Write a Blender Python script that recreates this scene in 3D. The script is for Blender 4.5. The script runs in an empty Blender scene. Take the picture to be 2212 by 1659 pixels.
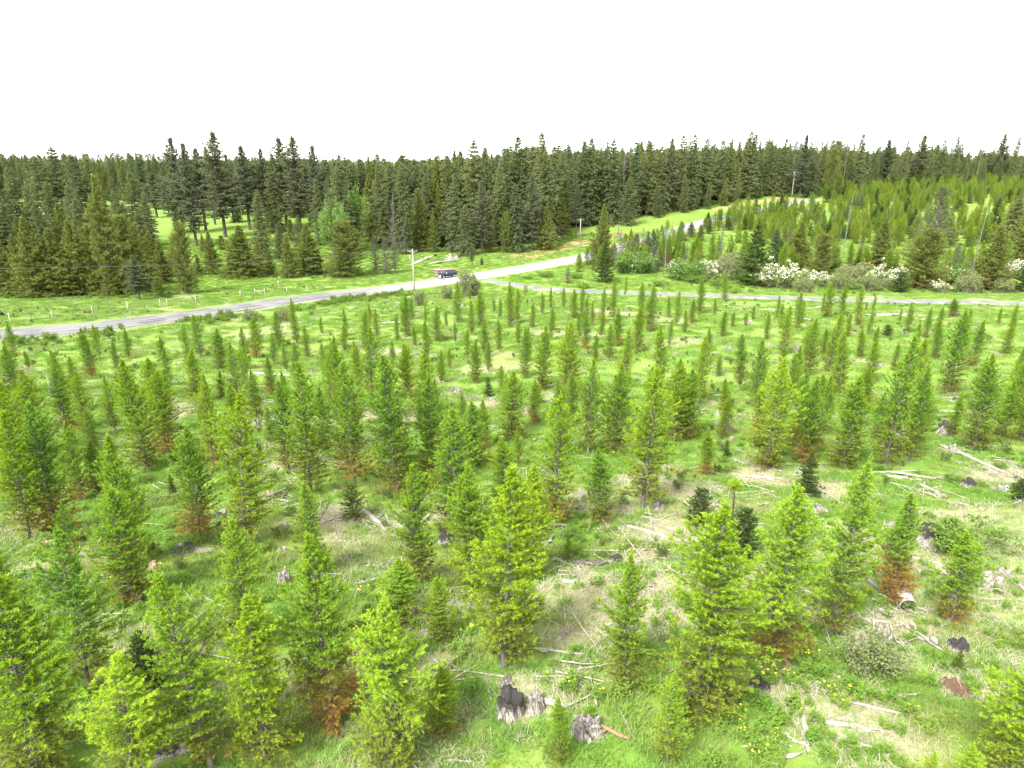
import bpy, math
import numpy as np
from mathutils import Vector, Matrix, Euler

# ---------------------------------------------------------------- camera, sky, sun, exposure
SC = bpy.context.scene
COL = SC.collection
CAM_Z = 33.0
PITCH = math.radians(18.0)
FPX = 1476.0                     # focal length for a picture 2212 px wide
PW, PH = 2212.0, 1659.0
cam_data = bpy.data.cameras.new('camera')
cam_data.sensor_width = 36.0
cam_data.lens = 36.0 * FPX / PW
cam_data.clip_start = 0.3
cam_data.clip_end = 40000.0
camera = bpy.data.objects.new('camera', cam_data)
camera.location = (0, 0, CAM_Z)
camera.rotation_euler = (math.pi / 2 - PITCH, 0, 0)
COL.objects.link(camera)
SC.camera = camera

SUN_EL, SUN_AZ = math.radians(50), math.radians(215)    # azimuth clockwise from +y
world = bpy.data.worlds.new('World')
SC.world = world
world.use_nodes = True
wn = world.node_tree
wn.nodes.clear()
w_out = wn.nodes.new('ShaderNodeOutputWorld')
w_bg = wn.nodes.new('ShaderNodeBackground')
w_sky = wn.nodes.new('ShaderNodeTexSky')
w_sky.sky_type = 'NISHITA'
w_sky.sun_disc = False
w_sky.sun_elevation = SUN_EL
w_sky.sun_rotation = SUN_AZ
w_sky.dust_density = 1.0
w_sky.air_density = 1.0
w_sky.altitude = 0
w_hs = wn.nodes.new('ShaderNodeHueSaturation')          # bright overcast: the cloud layer takes the blue out
w_hs.inputs['Saturation'].default_value = 0.10
w_bg.inputs['Strength'].default_value = 0.10
wn.links.new(w_sky.outputs[0], w_hs.inputs['Color'])
wn.links.new(w_hs.outputs[0], w_bg.inputs['Color'])
wn.links.new(w_bg.outputs[0], w_out.inputs[0])

sun_data = bpy.data.lights.new('sun', 'SUN')
sun_data.energy = 1.5
sun_data.angle = math.radians(14)
sun_data.color = (1.0, 0.965, 0.9)
sun = bpy.data.objects.new('sun', sun_data)
sd = Vector((math.sin(SUN_AZ) * math.cos(SUN_EL), math.cos(SUN_AZ) * math.cos(SUN_EL), math.sin(SUN_EL)))
sun.rotation_euler = sd.to_track_quat('Z', 'Y').to_euler()
sun.location = (0, -20, 120)
COL.objects.link(sun)

SC.view_settings.view_transform = 'Standard'
SC.view_settings.look = 'None'
SC.view_settings.exposure = 2.9
SC.view_settings.gamma = 1.0
SC.view_settings.use_curve_mapping = False
SC.cycles.max_bounces = 5
SC.cycles.diffuse_bounces = 3
SC.cycles.transmission_bounces = 3
SC.cycles.glossy_bounces = 2
SC.cycles.transparent_max_bounces = 4
SC.cycles.caustics_reflective = False
SC.cycles.caustics_refractive = False

# ---------------------------------------------------------------- terrain height
CP, SP = math.cos(PITCH), math.sin(PITCH)
_YP = np.array([-60, 0, 16, 38, 60, 100, 130, 160, 185, 210, 250, 317, 403, 520, 700, 1000, 1500, 3000, 15000.])
_ZL = np.array([24, 20.5, 19, 15, 12, 7.5, 4.7, 1.9, 0.3, 0, 0.3, 1.8, 4, 6.5, 10, 14, 15, 15, 12.])
_ZR = np.array([24, 20.5, 19, 15, 12, 7.5, 4.7, 1.9, 0.5, 0.4, 1.6, 5, 12.5, 17, 19.5, 18, 17, 15, 12.])
_YD = np.concatenate([np.arange(-60, 700, 4.0), np.geomspace(700, 15000, 60)])


def _smooth(z):
    d = np.interp(_YD, _YP, z)
    k = np.array([1, 2, 3, 4, 3, 2, 1.0]); k /= k.sum()
    out = np.convolve(np.pad(d, 3, mode='edge'), k, mode='valid')
    return out


_ZLD, _ZRD = _smooth(_ZL), _smooth(_ZR)


def smoothstep(a, b, x):
    t = np.clip((x - a) / (b - a), 0, 1)
    return t * t * (3 - 2 * t)


def H0(x, y):
    x = np.asarray(x, float); y = np.asarray(y, float)
    b = smoothstep(-25, 65, x)
    z = np.interp(y, _YD, _ZLD) * (1 - b) + np.interp(y, _YD, _ZRD) * b
    far = smoothstep(300, 900, y)
    z = z + far * (3.5 * np.sin(x * 0.0041 + 1.3) + 2.5 * np.sin(x * 0.0093 + y * 0.004) + 3 * np.sin(y * 0.003 + 2))
    near = 1 - smoothstep(90, 170, y)
    z = z + near * (0.28 * np.sin(x * 0.31 + 0.8 * np.sin(y * 0.17)) + 0.22 * np.sin(y * 0.37 + x * 0.11 + 1.0) + 0.10 * np.sin(x * 0.9 + 1.7) * np.sin(y * 0.8))
    return z


def _ray(px, py):
    u = (px - PW / 2) / FPX; v = (PH / 2 - py) / FPX
    return u, CP + SP * v, -SP + CP * v


def unproject(px, py, Hf, tmax=2500.):
    """ground point seen at a pixel of the 2212 x 1659 picture"""
    dx, dy, dz = _ray(px, py)
    t = np.concatenate([np.arange(6, 700, 0.5), np.arange(700, tmax, 4)])
    g = CAM_Z + dz * t - Hf(dx * t, dy * t)
    i = int(np.argmax(g < 0)) if (g < 0).any() else len(t) - 1
    a, b = t[max(i - 1, 0)], t[i]
    for _ in range(30):
        m = 0.5 * (a + b)
        if CAM_Z + dz * m - float(Hf(dx * m, dy * m)) < 0: b = m
        else: a = m
    return np.array([dx * b, dy * b, float(Hf(dx * b, dy * b))])


def project(P):
    x, y, z = P[0], P[1], P[2] - CAM_Z
    f = y * CP - z * SP
    up = y * SP + z * CP
    return PW / 2 + FPX * x / f, PH / 2 - FPX * up / f


def height_for(P, top_py):
    """height above P whose top shows at row top_py"""
    v = (PH / 2 - top_py) / FPX
    y = P[1]
    z = y * (CP * v - SP) / (CP + SP * v)
    return CAM_Z + z - P[2]


MAIN_PX = [(0, 728), (160, 709), (333, 690), (667, 643), (1000, 601), (1270, 555), (1437, 508), (1505, 483), (1600, 461), (1680, 445)]
SIDE_PX = [(1050, 606), (1104, 616), (1204, 627), (1404, 634), (1508, 638), (1675, 643), (1875, 649), (2208, 656)]


def _line(px, ext0, ext1):
    P = np.array([unproject(a, b, H0)[:2] for a, b in px])
    d0 = P[0] - P[1]; d0 /= np.linalg.norm(d0)
    d1 = P[-1] - P[-2]; d1 /= np.linalg.norm(d1)
    P = np.vstack([P[0] + d0 * ext0, P, P[-1] + d1 * ext1])
    seg = np.r_[0, np.cumsum(np.linalg.norm(np.diff(P, axis=0), axis=1))]
    s = np.arange(0, seg[-1], 2.0)
    Q = np.stack([np.interp(s, seg, P[:, 0]), np.interp(s, seg, P[:, 1])], 1)
    k = np.ones(15) / 15
    R = np.stack([np.convolve(np.pad(Q[:, i], 7, mode='reflect', reflect_type='odd'), k, mode='valid') for i in (0, 1)], 1)
    return R


MAIN = _line(MAIN_PX, 60, 40)
SIDE = _line(SIDE_PX, 0, 60)
MAIN_HW, SIDE_HW = 5.5, 2.5


def road_dist(line, x, y):
    """distance to a road's centre line and the nearest centre point"""
    x = np.asarray(x, float); y = np.asarray(y, float)
    sh = x.shape
    q = np.stack([x.ravel(), y.ravel()], 1)
    d = np.full(len(q), 1e9); ix = np.zeros(len(q), int)
    for c0 in range(0, len(q), 20000):
        c = q[c0:c0 + 20000]
        dd = ((c[:, None, :] - line[None, :, :]) ** 2).sum(2)
        ix[c0:c0 + 20000] = dd.argmin(1); d[c0:c0 + 20000] = np.sqrt(dd.min(1))
    return d.reshape(sh), ix.reshape(sh)


def _prof(line):
    z = H0(line[:, 0], line[:, 1])
    k = np.ones(21) / 21
    return np.convolve(np.pad(z, 10, mode='reflect', reflect_type='odd'), k, mode='valid')


MAIN_Z, SIDE_Z = _prof(MAIN), _prof(SIDE)


def Hg(x, y):
    """final ground height: roads are graded flat across"""
    x = np.asarray(x, float); y = np.asarray(y, float)
    z = H0(x, y)
    m = (y > 60) & (y < 520)
    if not np.any(m): return z
    xs, ys = (x[m], y[m]) if x.ndim else (x[None], y[None])
    zz = z[m] if x.ndim else np.array([float(z)])
    for line, lz, hw in ((SIDE, SIDE_Z, SIDE_HW), (MAIN, MAIN_Z, MAIN_HW)):
        d, ix = road_dist(line, xs, ys)
        w = 1 - smoothstep(hw + 0.6, hw + 6.0, d)
        zz = zz * (1 - w) + lz[ix] * w
    if not x.ndim: return zz[0]
    z = z.copy(); z[m] = zz
    return z


def G(px, py):
    return unproject(px, py, Hg)


RNG = np.random.default_rng(7)


def fbm(x, y, scale, seed=0, octs=3):
    """cheap smooth noise in 0..1"""
    r = np.random.default_rng(seed)
    out = 0; amp = 1; tot = 0
    for o in range(octs):
        for k in range(3):
            a = r.uniform(0, 2 * math.pi); ph = r.uniform(0, 6.28, 2); f = (2 ** o) / scale * r.uniform(0.7, 1.3)
            out = out + amp * np.sin((x * math.cos(a) + y * math.sin(a)) * f + ph[0] + 1.3 * np.sin((y * math.cos(a) - x * math.sin(a)) * f * 0.7 + ph[1]))
            tot += amp
        amp *= 0.55
    return 0.5 + 0.5 * out / tot * 1.8


# ---------------------------------------------------------------- mesh helpers
def mesh_np(name, verts, faces, mats, attrs=None, smooth=False, midx=None):
    """faces: (n,3) or (n,4) array, or a list of such arrays"""
    me = bpy.data.meshes.new(name)
    verts = np.asarray(verts, np.float32)
    fl = faces if isinstance(faces, list) else [faces]
    fl = [np.asarray(f, np.int32) for f in fl if len(f)]
    me.vertices.add(len(verts)); me.vertices.foreach_set('co', verts.ravel())
    nl = sum(f.size for f in fl); npoly = sum(len(f) for f in fl)
    me.loops.add(nl); me.polygons.add(npoly)
    me.loops.foreach_set('vertex_index', np.concatenate([f.ravel() for f in fl]))
    sizes = np.concatenate([np.full(len(f), f.shape[1], np.int32) for f in fl])
    me.polygons.foreach_set('loop_start', np.r_[0, np.cumsum(sizes)[:-1]].astype(np.int32))
    if smooth: me.polygons.foreach_set('use_smooth', np.ones(npoly, bool))
    if midx is not None: me.polygons.foreach_set('material_index', np.asarray(midx, np.int32))
    for k, a in (attrs or {}).items():
        at = me.attributes.new(k, 'FLOAT', 'POINT'); at.data.foreach_set('value', np.asarray(a, np.float32))
    for m in (mats if isinstance(mats, (list, tuple)) else [mats]): me.materials.append(m)
    me.update(calc_edges=True)
    return me


class MB:
    """collects simple shapes into one mesh"""
    def __init__(s): s.v = []; s.q = []; s.t = []; s.n = 0
    def add(s, v, q=None, t=None):
        v = np.asarray(v, float)
        if q is not None and len(q): s.q.append(np.asarray(q) + s.n)
        if t is not None and len(t): s.t.append(np.asarray(t) + s.n)
        s.v.append(v); s.n += len(v); return s
    def box(s, c, d, M=None):
        c = np.array(c, float); d = np.array(d, float) / 2
        v = np.array([[sx, sy, sz] for sz in (-1, 1) for sy in (-1, 1) for sx in (-1, 1)]) * d + c
        if M is not None: v = v @ np.asarray(M).T
        return s.add(v, [[0, 2, 3, 1], [4, 5, 7, 6], [0, 1, 5, 4], [2, 6, 7, 3], [0, 4, 6, 2], [1, 3, 7, 5]])
    def hexa(s, v8):
        return s.add(v8, [[0, 2, 3, 1], [4, 5, 7, 6], [0, 1, 5, 4], [2, 6, 7, 3], [0, 4, 6, 2], [1, 3, 7, 5]])
    def tube(s, pts, rad, seg=6, cap=True, rough=0, rng=None):
        pts = np.asarray(pts, float); n = len(pts)
        rad = np.broadcast_to(np.asarray(rad, float), (n,))
        a = np.arange(seg) * 2 * math.pi / seg
        V = []
        for i in range(n):
            d = pts[min(i + 1, n - 1)] - pts[max(i - 1, 0)]; d = d / (np.linalg.norm(d) + 1e-9)
            h = np.array([0, 0, 1.]) if abs(d[2]) < 0.9 else np.array([1., 0, 0])
            x = np.cross(h, d); x /= np.linalg.norm(x); y = np.cross(d, x)
            r = rad[i] * (1 + (rng.uniform(-rough, rough, seg) if rng is not None else 0))
            V.append(pts[i] + (np.cos(a) * r)[:, None] * x + (np.sin(a) * r)[:, None] * y)
        V = np.vstack(V); q = []
        for i in range(n - 1):
            for j in range(seg):
                k = (j + 1) % seg
                q.append([i * seg + j, i * seg + k, (i + 1) * seg + k, (i + 1) * seg + j])
        t = []
        if cap:
            V = np.vstack([V, pts[0], pts[-1]])
            c0, c1 = n * seg, n * seg + 1
            for j in range(seg):
                k = (j + 1) % seg
                t.append([c0, k, j]); t.append([c1, (n - 1) * seg + j, (n - 1) * seg + k])
        return s.add(V, q, t)
    def mesh(s, name, mat, smooth=False, attrs=None):
        v = np.vstack(s.v)
        f = []
        if s.q: f.append(np.vstack(s.q))
        if s.t: f.append(np.vstack(s.t))
        return mesh_np(name, v, f, mat, attrs, smooth)


def ob(name, me, parent=None, loc=None, rot=None, scale=None, link=True):
    o = bpy.data.objects.new(name, me)
    if link: COL.objects.link(o)
    if parent is not None: o.parent = parent
    if loc is not None: o.location = loc
    if rot is not None: o.rotation_euler = rot
    if scale is not None: o.scale = scale
    return o


def tag(o, label=None, cat=None, group=None, kind=None):
    if label: o['label'] = label
    if cat: o['category'] = cat
    if group: o['group'] = group
    if kind: o['kind'] = kind
    return o


# ---------------------------------------------------------------- materials
def new_mat(name):
    m = bpy.data.materials.new(name); m.use_nodes = True
    nt = m.node_tree; nt.nodes.clear()
    return m, nt


class N:
    """small node-graph writer"""
    def __init__(s, nt): s.nt = nt
    def node(s, t, **k):
        n = s.nt.nodes.new(t)
        for a, b in k.items(): setattr(n, a, b)
        return n
    def link(s, a, b): s.nt.links.new(a, b)
    def val(s, sock, v):
        if hasattr(v, 'is_output') or isinstance(v, bpy.types.NodeSocket): s.link(v, sock)
        elif isinstance(v, (tuple, list)) and len(v) == 3 and sock.type == 'RGBA': sock.default_value = (*v, 1)
        else: sock.default_value = v
    def mix(s, f, a, b):
        n = s.node('ShaderNodeMix', data_type='RGBA')
        s.val(n.inputs[0], f); s.val(n.inputs[6], a); s.val(n.inputs[7], b)
        return n.outputs[2]
    def math(s, op, a, b=0.0, c=0.0, clamp=False):
        n = s.node('ShaderNodeMath', operation=op); n.use_clamp = clamp
        s.val(n.inputs[0], a); s.val(n.inputs[1], b); s.val(n.inputs[2], c)
        return n.outputs[0]
    def ramp(s, f, a, b, lo=0.0, hi=1.0, smooth=True):
        n = s.node('ShaderNodeMapRange', interpolation_type='SMOOTHSTEP' if smooth else 'LINEAR')
        s.val(n.inputs[0], f); s.val(n.inputs[1], a); s.val(n.inputs[2], b); s.val(n.inputs[3], lo); s.val(n.inputs[4], hi)
        return n.outputs[0]
    def noise(s, vec, scale, detail=3, rough=0.55, dist=0.0):
        n = s.node('ShaderNodeTexNoise'); n.inputs['Scale'].default_value = scale
        n.inputs['Detail'].default_value = detail; n.inputs['Roughness'].default_value = rough; n.inputs['Distortion'].default_value = dist
        if vec is not None: s.link(vec, n.inputs['Vector'])
        return n.outputs[0]
    def attr(s, name, typ='GEOMETRY'):
        n = s.node('ShaderNodeAttribute', attribute_type=typ, attribute_name=name)
        return n.outputs['Fac']
    def coord(s, w='Object'): return s.node('ShaderNodeTexCoord').outputs[w]
    def pos(s): return s.node('ShaderNodeNewGeometry').outputs['Position']
    def rnd(s): return s.node('ShaderNodeObjectInfo').outputs['Random']
    def scalev(s, vec, v):
        n = s.node('ShaderNodeVectorMath', operation='MULTIPLY'); s.link(vec, n.inputs[0]); n.inputs[1].default_value = v
        return n.outputs[0]
    def bump(s, h, strength, dist=0.05):
        n = s.node('ShaderNodeBump'); n.inputs['Strength'].default_value = strength; n.inputs['Distance'].default_value = dist
        s.link(h, n.inputs['Height']); return n.outputs[0]
    def surf(s, color, rough=0.9, normal=None, metal=0.0, spec=0.3):
        b = s.node('ShaderNodeBsdfPrincipled')
        s.val(b.inputs['Base Color'], color); s.val(b.inputs['Roughness'], rough); b.inputs['Metallic'].default_value = metal
        b.inputs['Specular IOR Level'].default_value = spec
        if normal is not None: s.link(normal, b.inputs['Normal'])
        o = s.node('ShaderNodeOutputMaterial'); s.link(b.outputs[0], o.inputs[0])
        return b
    def leaf(s, color, trans=0.35, tcol=None):
        d = s.node('ShaderNodeBsdfDiffuse'); t = s.node('ShaderNodeBsdfTranslucent')
        s.val(d.inputs[0], color); s.val(t.inputs[0], tcol if tcol is not None else color)
        m = s.node('ShaderNodeMixShader'); m.inputs[0].default_value = trans
        s.link(d.outputs[0], m.inputs[1]); s.link(t.outputs[0], m.inputs[2])
        o = s.node('ShaderNodeOutputMaterial'); s.link(m.outputs[0], o.inputs[0])


def plain(name, col, rough=0.7, metal=0.0, spec=0.4, var=0.15, scale=3.0):
    m, nt = new_mat(name); n = N(nt)
    f = n.noise(n.coord(), scale)
    c = n.mix(n.ramp(f, 0.35, 0.65), tuple(x * (1 - var) for x in col), tuple(min(1, x * (1 + var)) for x in col))
    n.surf(c, rough, metal=metal, spec=spec)
    return m


def foliage_mat(name, a, b, tip, rust=(0.30, 0.13, 0.03), low=None, trans=0.35, lowpos=(0.05, 0.6)):
    """needles: two base greens by object, fresh tips, duller discoloured needles with painted shade low down, dead rusty branches up to the height set on the object"""
    m, nt = new_mat(name); n = N(nt)
    c = n.mix(n.rnd(), a, b)
    c = n.mix(n.attr('tint', 'OBJECT'), c, tip)
    nz = n.noise(n.coord(), 2.2, 3)
    hh = n.attr('hh')
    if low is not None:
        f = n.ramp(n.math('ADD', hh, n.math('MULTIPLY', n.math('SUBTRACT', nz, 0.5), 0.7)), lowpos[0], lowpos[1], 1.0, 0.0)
        c = n.mix(f, c, low)  # olive needle discolouration, with lower-crown shade painted into the same tint
    c = n.mix(n.math('MULTIPLY', n.attr('tip'), 0.8), c, tip)
    ru = n.attr('rust', 'OBJECT')
    d = n.math('SUBTRACT', n.math('ADD', hh, n.math('MULTIPLY', n.math('SUBTRACT', nz, 0.5), 0.5)), ru)
    c = n.mix(n.ramp(d, -0.24, 0.08, 0.88, 0.0), c, rust)
    n.leaf(c, trans)
    return m


M = {}
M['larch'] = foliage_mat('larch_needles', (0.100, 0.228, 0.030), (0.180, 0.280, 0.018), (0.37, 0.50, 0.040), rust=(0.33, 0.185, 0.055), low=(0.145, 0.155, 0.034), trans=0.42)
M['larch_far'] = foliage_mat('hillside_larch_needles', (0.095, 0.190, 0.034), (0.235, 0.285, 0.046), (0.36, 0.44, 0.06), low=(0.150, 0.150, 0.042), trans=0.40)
M['fir_small'] = foliage_mat('dark_fir_needles', (0.036, 0.066, 0.020), (0.046, 0.080, 0.022), (0.130, 0.180, 0.035), trans=0.25)
M['fir'] = foliage_mat('tall_fir_needles', (0.090, 0.124, 0.056), (0.155, 0.176, 0.066), (0.195, 0.235, 0.092), trans=0.36)
M['pine'] = foliage_mat('pine_needles', (0.098, 0.126, 0.066), (0.135, 0.154, 0.074), (0.175, 0.205, 0.095), rust=(0.17, 0.12, 0.07), trans=0.36)
M['olive'] = foliage_mat('olive_cedar_sprays', (0.108, 0.148, 0.032), (0.155, 0.176, 0.044), (0.220, 0.245, 0.062), rust=(0.19, 0.13, 0.055), trans=0.32)
M['leafy'] = foliage_mat('broad_leaves', (0.090, 0.165, 0.040), (0.125, 0.20, 0.050), (0.19, 0.29, 0.07), trans=0.42)
M['far'] = foliage_mat('distant_needles', (0.094, 0.126, 0.072), (0.168, 0.190, 0.078), (0.190, 0.215, 0.090), trans=0.34)
M['ridge'] = foliage_mat('sunlit_tint_ridge_needles', (0.13, 0.16, 0.06), (0.22, 0.23, 0.09), (0.22, 0.24, 0.10), trans=0.3)  # lighter copy of the distant needles, sunlight put into the colour


def bark(name, a, b):
    m, nt = new_mat(name); n = N(nt)
    v = n.scalev(n.coord(), (6, 6, 1.2))
    f = n.noise(v, 1.5, 4)
    n.surf(n.mix(n.ramp(f, 0.35, 0.7), a, b), 0.95, n.bump(f, 0.4), spec=0.15)
    return m


M['bark'] = bark('bark', (0.10, 0.085, 0.07), (0.20, 0.18, 0.155))
M['bark_dark'] = bark('dark_bark', (0.045, 0.037, 0.03), (0.11, 0.09, 0.075))
M['bark_grey'] = bark('dead_grey_wood', (0.085, 0.077, 0.068), (0.19, 0.175, 0.155))
M['twig'] = bark('grey_brown_twigs', (0.12, 0.105, 0.080), (0.22, 0.20, 0.15))
M['blossom'] = plain('white_blossom', (0.46, 0.47, 0.34), 0.9, var=0.1)

# ---------------------------------------------------------------- ground surface
def ellipses(x, y, lst):
    """soft patches: (px, py, radius) list"""
    out = np.zeros_like(x)
    for px, py, r in lst:
        p = G(px, py)
        d = np.hypot(x - p[0], (y - p[1])) / (r * (0.95 if p[1] < 55 else 0.6))
        out = np.maximum(out, 1 - smoothstep(0.2, 1.3, d + 1.1 * (fbm(x, y, r * 0.35, int(px)) - 0.5)))
    return out


DRY = [(1270, 1270, 2.4), (1330, 1320, 2.6), (1215, 1385, 1.5), (1250, 1470, 1.1), (870, 1135, 2.6), (1430, 1150, 3.2), (1450, 1060, 3.5), (1120, 1490, 0.9),
       (1175, 1530, 1.1), (1800, 1560, 1.6), (1900, 1585, 1.8), (2020, 1230, 2.2), (2100, 1105, 2.6), (1700, 1475, 1.1), (1735, 1335, 1.4), (820, 895, 3.6), (975, 850, 4.2),
       (1060, 870, 4.0), (780, 1110, 2.0), (1000, 1310, 1.3), (910, 1320, 1.2), (950, 1430, 1.0), (1640, 1030, 3.0), (1780, 1060, 2.5), (2160, 1030, 3.0), (1600, 1240, 1.6),
       (1410, 1260, 1.6), (1210, 860, 4.5), (390, 890, 4.5), (600, 905, 4.5), (700, 1130, 2.0), (360, 1385, 1.6), (1900, 1400, 1.6), (2080, 1480, 1.2), (1950, 1350, 1.5),
       (1380, 1205, 1.5), (1520, 870, 4.0), (1850, 780, 5.0), (1960, 680, 7.0), (1420, 640, 5.0), (20, 815, 3.5), (830, 760, 5), (640, 990, 2.5), (1290, 1090, 2.5)]


def dryness(x, y):
    d = ellipses(x, y, DRY)
    n = fbm(x, y, 3.4, 11)
    n2 = fbm(x, y, 11.0, 12)
    return np.clip(np.maximum(d, 0.7 * smoothstep(0.62, 1.0, n * 0.6 + n2 * 0.55)), 0, 1)


TAN_SEG = [((1120, 553), (1290, 519), 7.5), ((1290, 519), (1345, 505), 5.0), ((1550, 452), (1700, 428), 3.5), ((1690, 428), (1740, 434), 5.0), ((900, 597), (962, 590), 3.2), ((600, 0), (600, 0), 0)][:5]


def tan_mask(x, y):
    out = np.zeros_like(x)
    for a, b, w in TAN_SEG:
        A, B = G(*a)[:2], G(*b)[:2]
        d = B - A; L = np.linalg.norm(d); d /= L
        t = np.clip((x - A[0]) * d[0] + (y - A[1]) * d[1], 0, L)
        dist = np.hypot(x - A[0] - d[0] * t, y - A[1] - d[1] * t)
        out = np.maximum(out, 1 - smoothstep(0.4, 1.2, dist / w + 0.8 * (fbm(x, y, 5, 5) - 0.5)))
    return out


rows = np.concatenate([np.arange(-40, 62, 0.6), np.arange(62, 460, 1.6), np.geomspace(460, 15000, 70)])
cu = np.linspace(-1, 1, 301); cu = np.sign(cu) * np.abs(cu) ** 1.15
GX = cu[None, :] * (70 + np.abs(rows)[:, None] * 1.05); GY = np.repeat(rows[:, None], len(cu), 1)
GZ = Hg(GX.ravel(), GY.ravel()).reshape(GX.shape)
nr, nc = GX.shape
ii = (np.arange(nr - 1)[:, None] * nc + np.arange(nc - 1)[None, :]).ravel()
gq = np.stack([ii, ii + 1, ii + nc + 1, ii + nc], 1)
gv = np.stack([GX.ravel(), GY.ravel(), GZ.ravel()], 1)
gx, gy = gv[:, 0], gv[:, 1]
g_near = gy < 185
g_dry = np.zeros(len(gv)); g_dry[g_near] = dryness(gx[g_near], gy[g_near])
g_tan = np.zeros(len(gv)); mm = (gy > 150) & (gy < 520); g_tan[mm] = tan_mask(gx[mm], gy[mm])

m, nt = new_mat('meadow_ground'); n = N(nt)
P_ = n.pos()
big = n.noise(P_, 0.06, 3); mid = n.noise(P_, 0.45, 4, 0.6); fine = n.noise(P_, 5.0, 5, 0.7); mott = n.noise(P_, 1.6, 7, 0.8, 0.4)
c = n.mix(n.ramp(big, 0.35, 0.65), (0.100, 0.188, 0.028), (0.138, 0.214, 0.038))
c = n.mix(n.ramp(mid, 0.42, 0.72), c, (0.175, 0.228, 0.050))
soil = n.noise(P_, 0.8, 6, 0.75, 0.8)
c = n.mix(n.ramp(soil, 0.53, 0.68, 0.0, 0.8), c, (0.165, 0.135, 0.082))
c = n.mix(n.ramp(mott, 0.54, 0.78, 0.0, 0.55), c, (0.075, 0.150, 0.022))
dd = n.math('ADD', n.attr('dry'), n.math('MULTIPLY', n.math('SUBTRACT', fine, 0.5), 1.6))
c = n.mix(n.ramp(dd, 0.35, 1.30, 0.0, 0.8), c, n.mix(n.ramp(fine, 0.35, 0.7), (0.20, 0.175, 0.105), (0.38, 0.335, 0.23)))
tt = n.math('ADD', n.attr('tan'), n.math('MULTIPLY', n.math('SUBTRACT', mott, 0.5), 0.8))
c = n.mix(n.ramp(tt, 0.25, 0.65, 0.0, 0.9), c, n.mix(n.ramp(fine, 0.35, 0.65), (0.25, 0.16, 0.08), (0.32, 0.23, 0.12)))
n.surf(c, 1.0, n.bump(n.math('ADD', fine, mott), 0.6, 0.08), spec=0.05)
M['ground'] = m
ground = ob('ground', mesh_np('ground', gv, gq, m, {'dry': g_dry, 'tan': g_tan}, smooth=True))
tag(ground, kind='structure')


# ---------------------------------------------------------------- roads
def road(name, line, lz, hw, prof, mat, lift):
    """prof: list of (offset fraction, height)"""
    d = np.gradient(line, axis=0); d /= np.linalg.norm(d, axis=1)[:, None]
    nrm = np.stack([d[:, 1], -d[:, 0]], 1)
    k = len(prof); V = []; AC = []; AL = []
    s = np.r_[0, np.cumsum(np.linalg.norm(np.diff(line, axis=0), axis=1))]
    for j, (f, h) in enumerate(prof):
        wob = 0.0
        if j in (0, k - 1): wob = 0.35 * np.sin(s * 0.31 + j) + 0.25 * np.sin(s * 0.83 + 2 * j)
        off = f * hw + np.sign(f) * wob
        V.append(np.column_stack([line + nrm * np.reshape(off * np.ones(len(s)), (-1, 1)), lz + h + lift])); AC.append(np.full(len(line), f)); AL.append(s)
    V = np.stack(V, 1); nl = len(line)
    i0 = (np.arange(nl - 1)[:, None] * k + np.arange(k - 1)[None, :]).ravel()
    q = np.stack([i0, i0 + k, i0 + k + 1, i0 + 1], 1)
    me = mesh_np(name, V.reshape(-1, 3), q, mat, {'across': np.stack(AC, 1).ravel(), 'along': np.stack(AL, 1).ravel()}, smooth=True)
    return tag(ob(name, me), kind='structure')


m, nt = new_mat('main_road_surface'); n = N(nt)
P_ = n.pos(); ac = n.attr('across'); al = n.attr('along')
cmb = n.node('ShaderNodeCombineXYZ'); n.link(n.math('MULTIPLY', ac, 7.0), cmb.inputs[0]); n.link(n.math('MULTIPLY', al, 0.05), cmb.inputs[1])
streak = n.noise(cmb.outputs[0], 0.9, 3, 0.6); fine = n.noise(P_, 3.0, 4, 0.7); blot = n.noise(P_, 0.22, 3)
c = n.mix(n.ramp(streak, 0.38, 0.62), (0.055, 0.054, 0.052), (0.165, 0.160, 0.152))
c = n.mix(n.ramp(blot, 0.40, 0.62, 0.0, 0.7), c, (0.175, 0.17, 0.162))
c = n.mix(n.ramp(al, 125.0, 190.0, 0.0, 0.82), c, (0.30, 0.288, 0.28))       # the far stretch is pale crushed rock
c = n.mix(n.ramp(al, 300.0, 370.0, 0.0, 0.7), c, (0.16, 0.157, 0.16))
edge = n.math('ADD', n.math('ABSOLUTE', ac), n.math('MULTIPLY', n.math('SUBTRACT', fine, 0.5), 0.35))
c = n.mix(n.ramp(edge, 0.80, 0.97, 0.0, 0.8), c, (0.28, 0.235, 0.18))
c = n.mix(n.ramp(fine, 0.55, 0.8, 0.0, 0.35), c, (0.10, 0.10, 0.10))
n.surf(c, 0.95, n.bump(fine, 0.4, 0.03), spec=0.15)
M['main_road'] = m
road('main_road', MAIN, MAIN_Z, MAIN_HW, [(-1.0, -0.14), (-0.86, 0.02), (-0.45, 0.10), (0, 0.14), (0.45, 0.10), (0.86, 0.02), (1.0, -0.14)], m, 0.05)
m, nt = new_mat('gravel_track_surface'); n = N(nt)
P_ = n.pos(); ac = n.attr('across'); fine = n.noise(P_, 4.0, 4, 0.7); blot = n.noise(P_, 0.4, 3)
c = n.mix(n.ramp(blot, 0.35, 0.65), (0.115, 0.113, 0.112), (0.175, 0.172, 0.168))
c = n.mix(n.ramp(fine, 0.5, 0.8, 0.0, 0.5), c, (0.21, 0.205, 0.205))
edge = n.math('ADD', n.math('ABSOLUTE', ac), n.math('MULTIPLY', n.math('SUBTRACT', fine, 0.5), 0.5))
c = n.mix(n.ramp(edge, 0.84, 1.02, 0.0, 0.85), c, (0.10, 0.16, 0.04))
n.surf(c, 0.95, n.bump(fine, 0.4, 0.03), spec=0.15)
M['side_road'] = m
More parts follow.
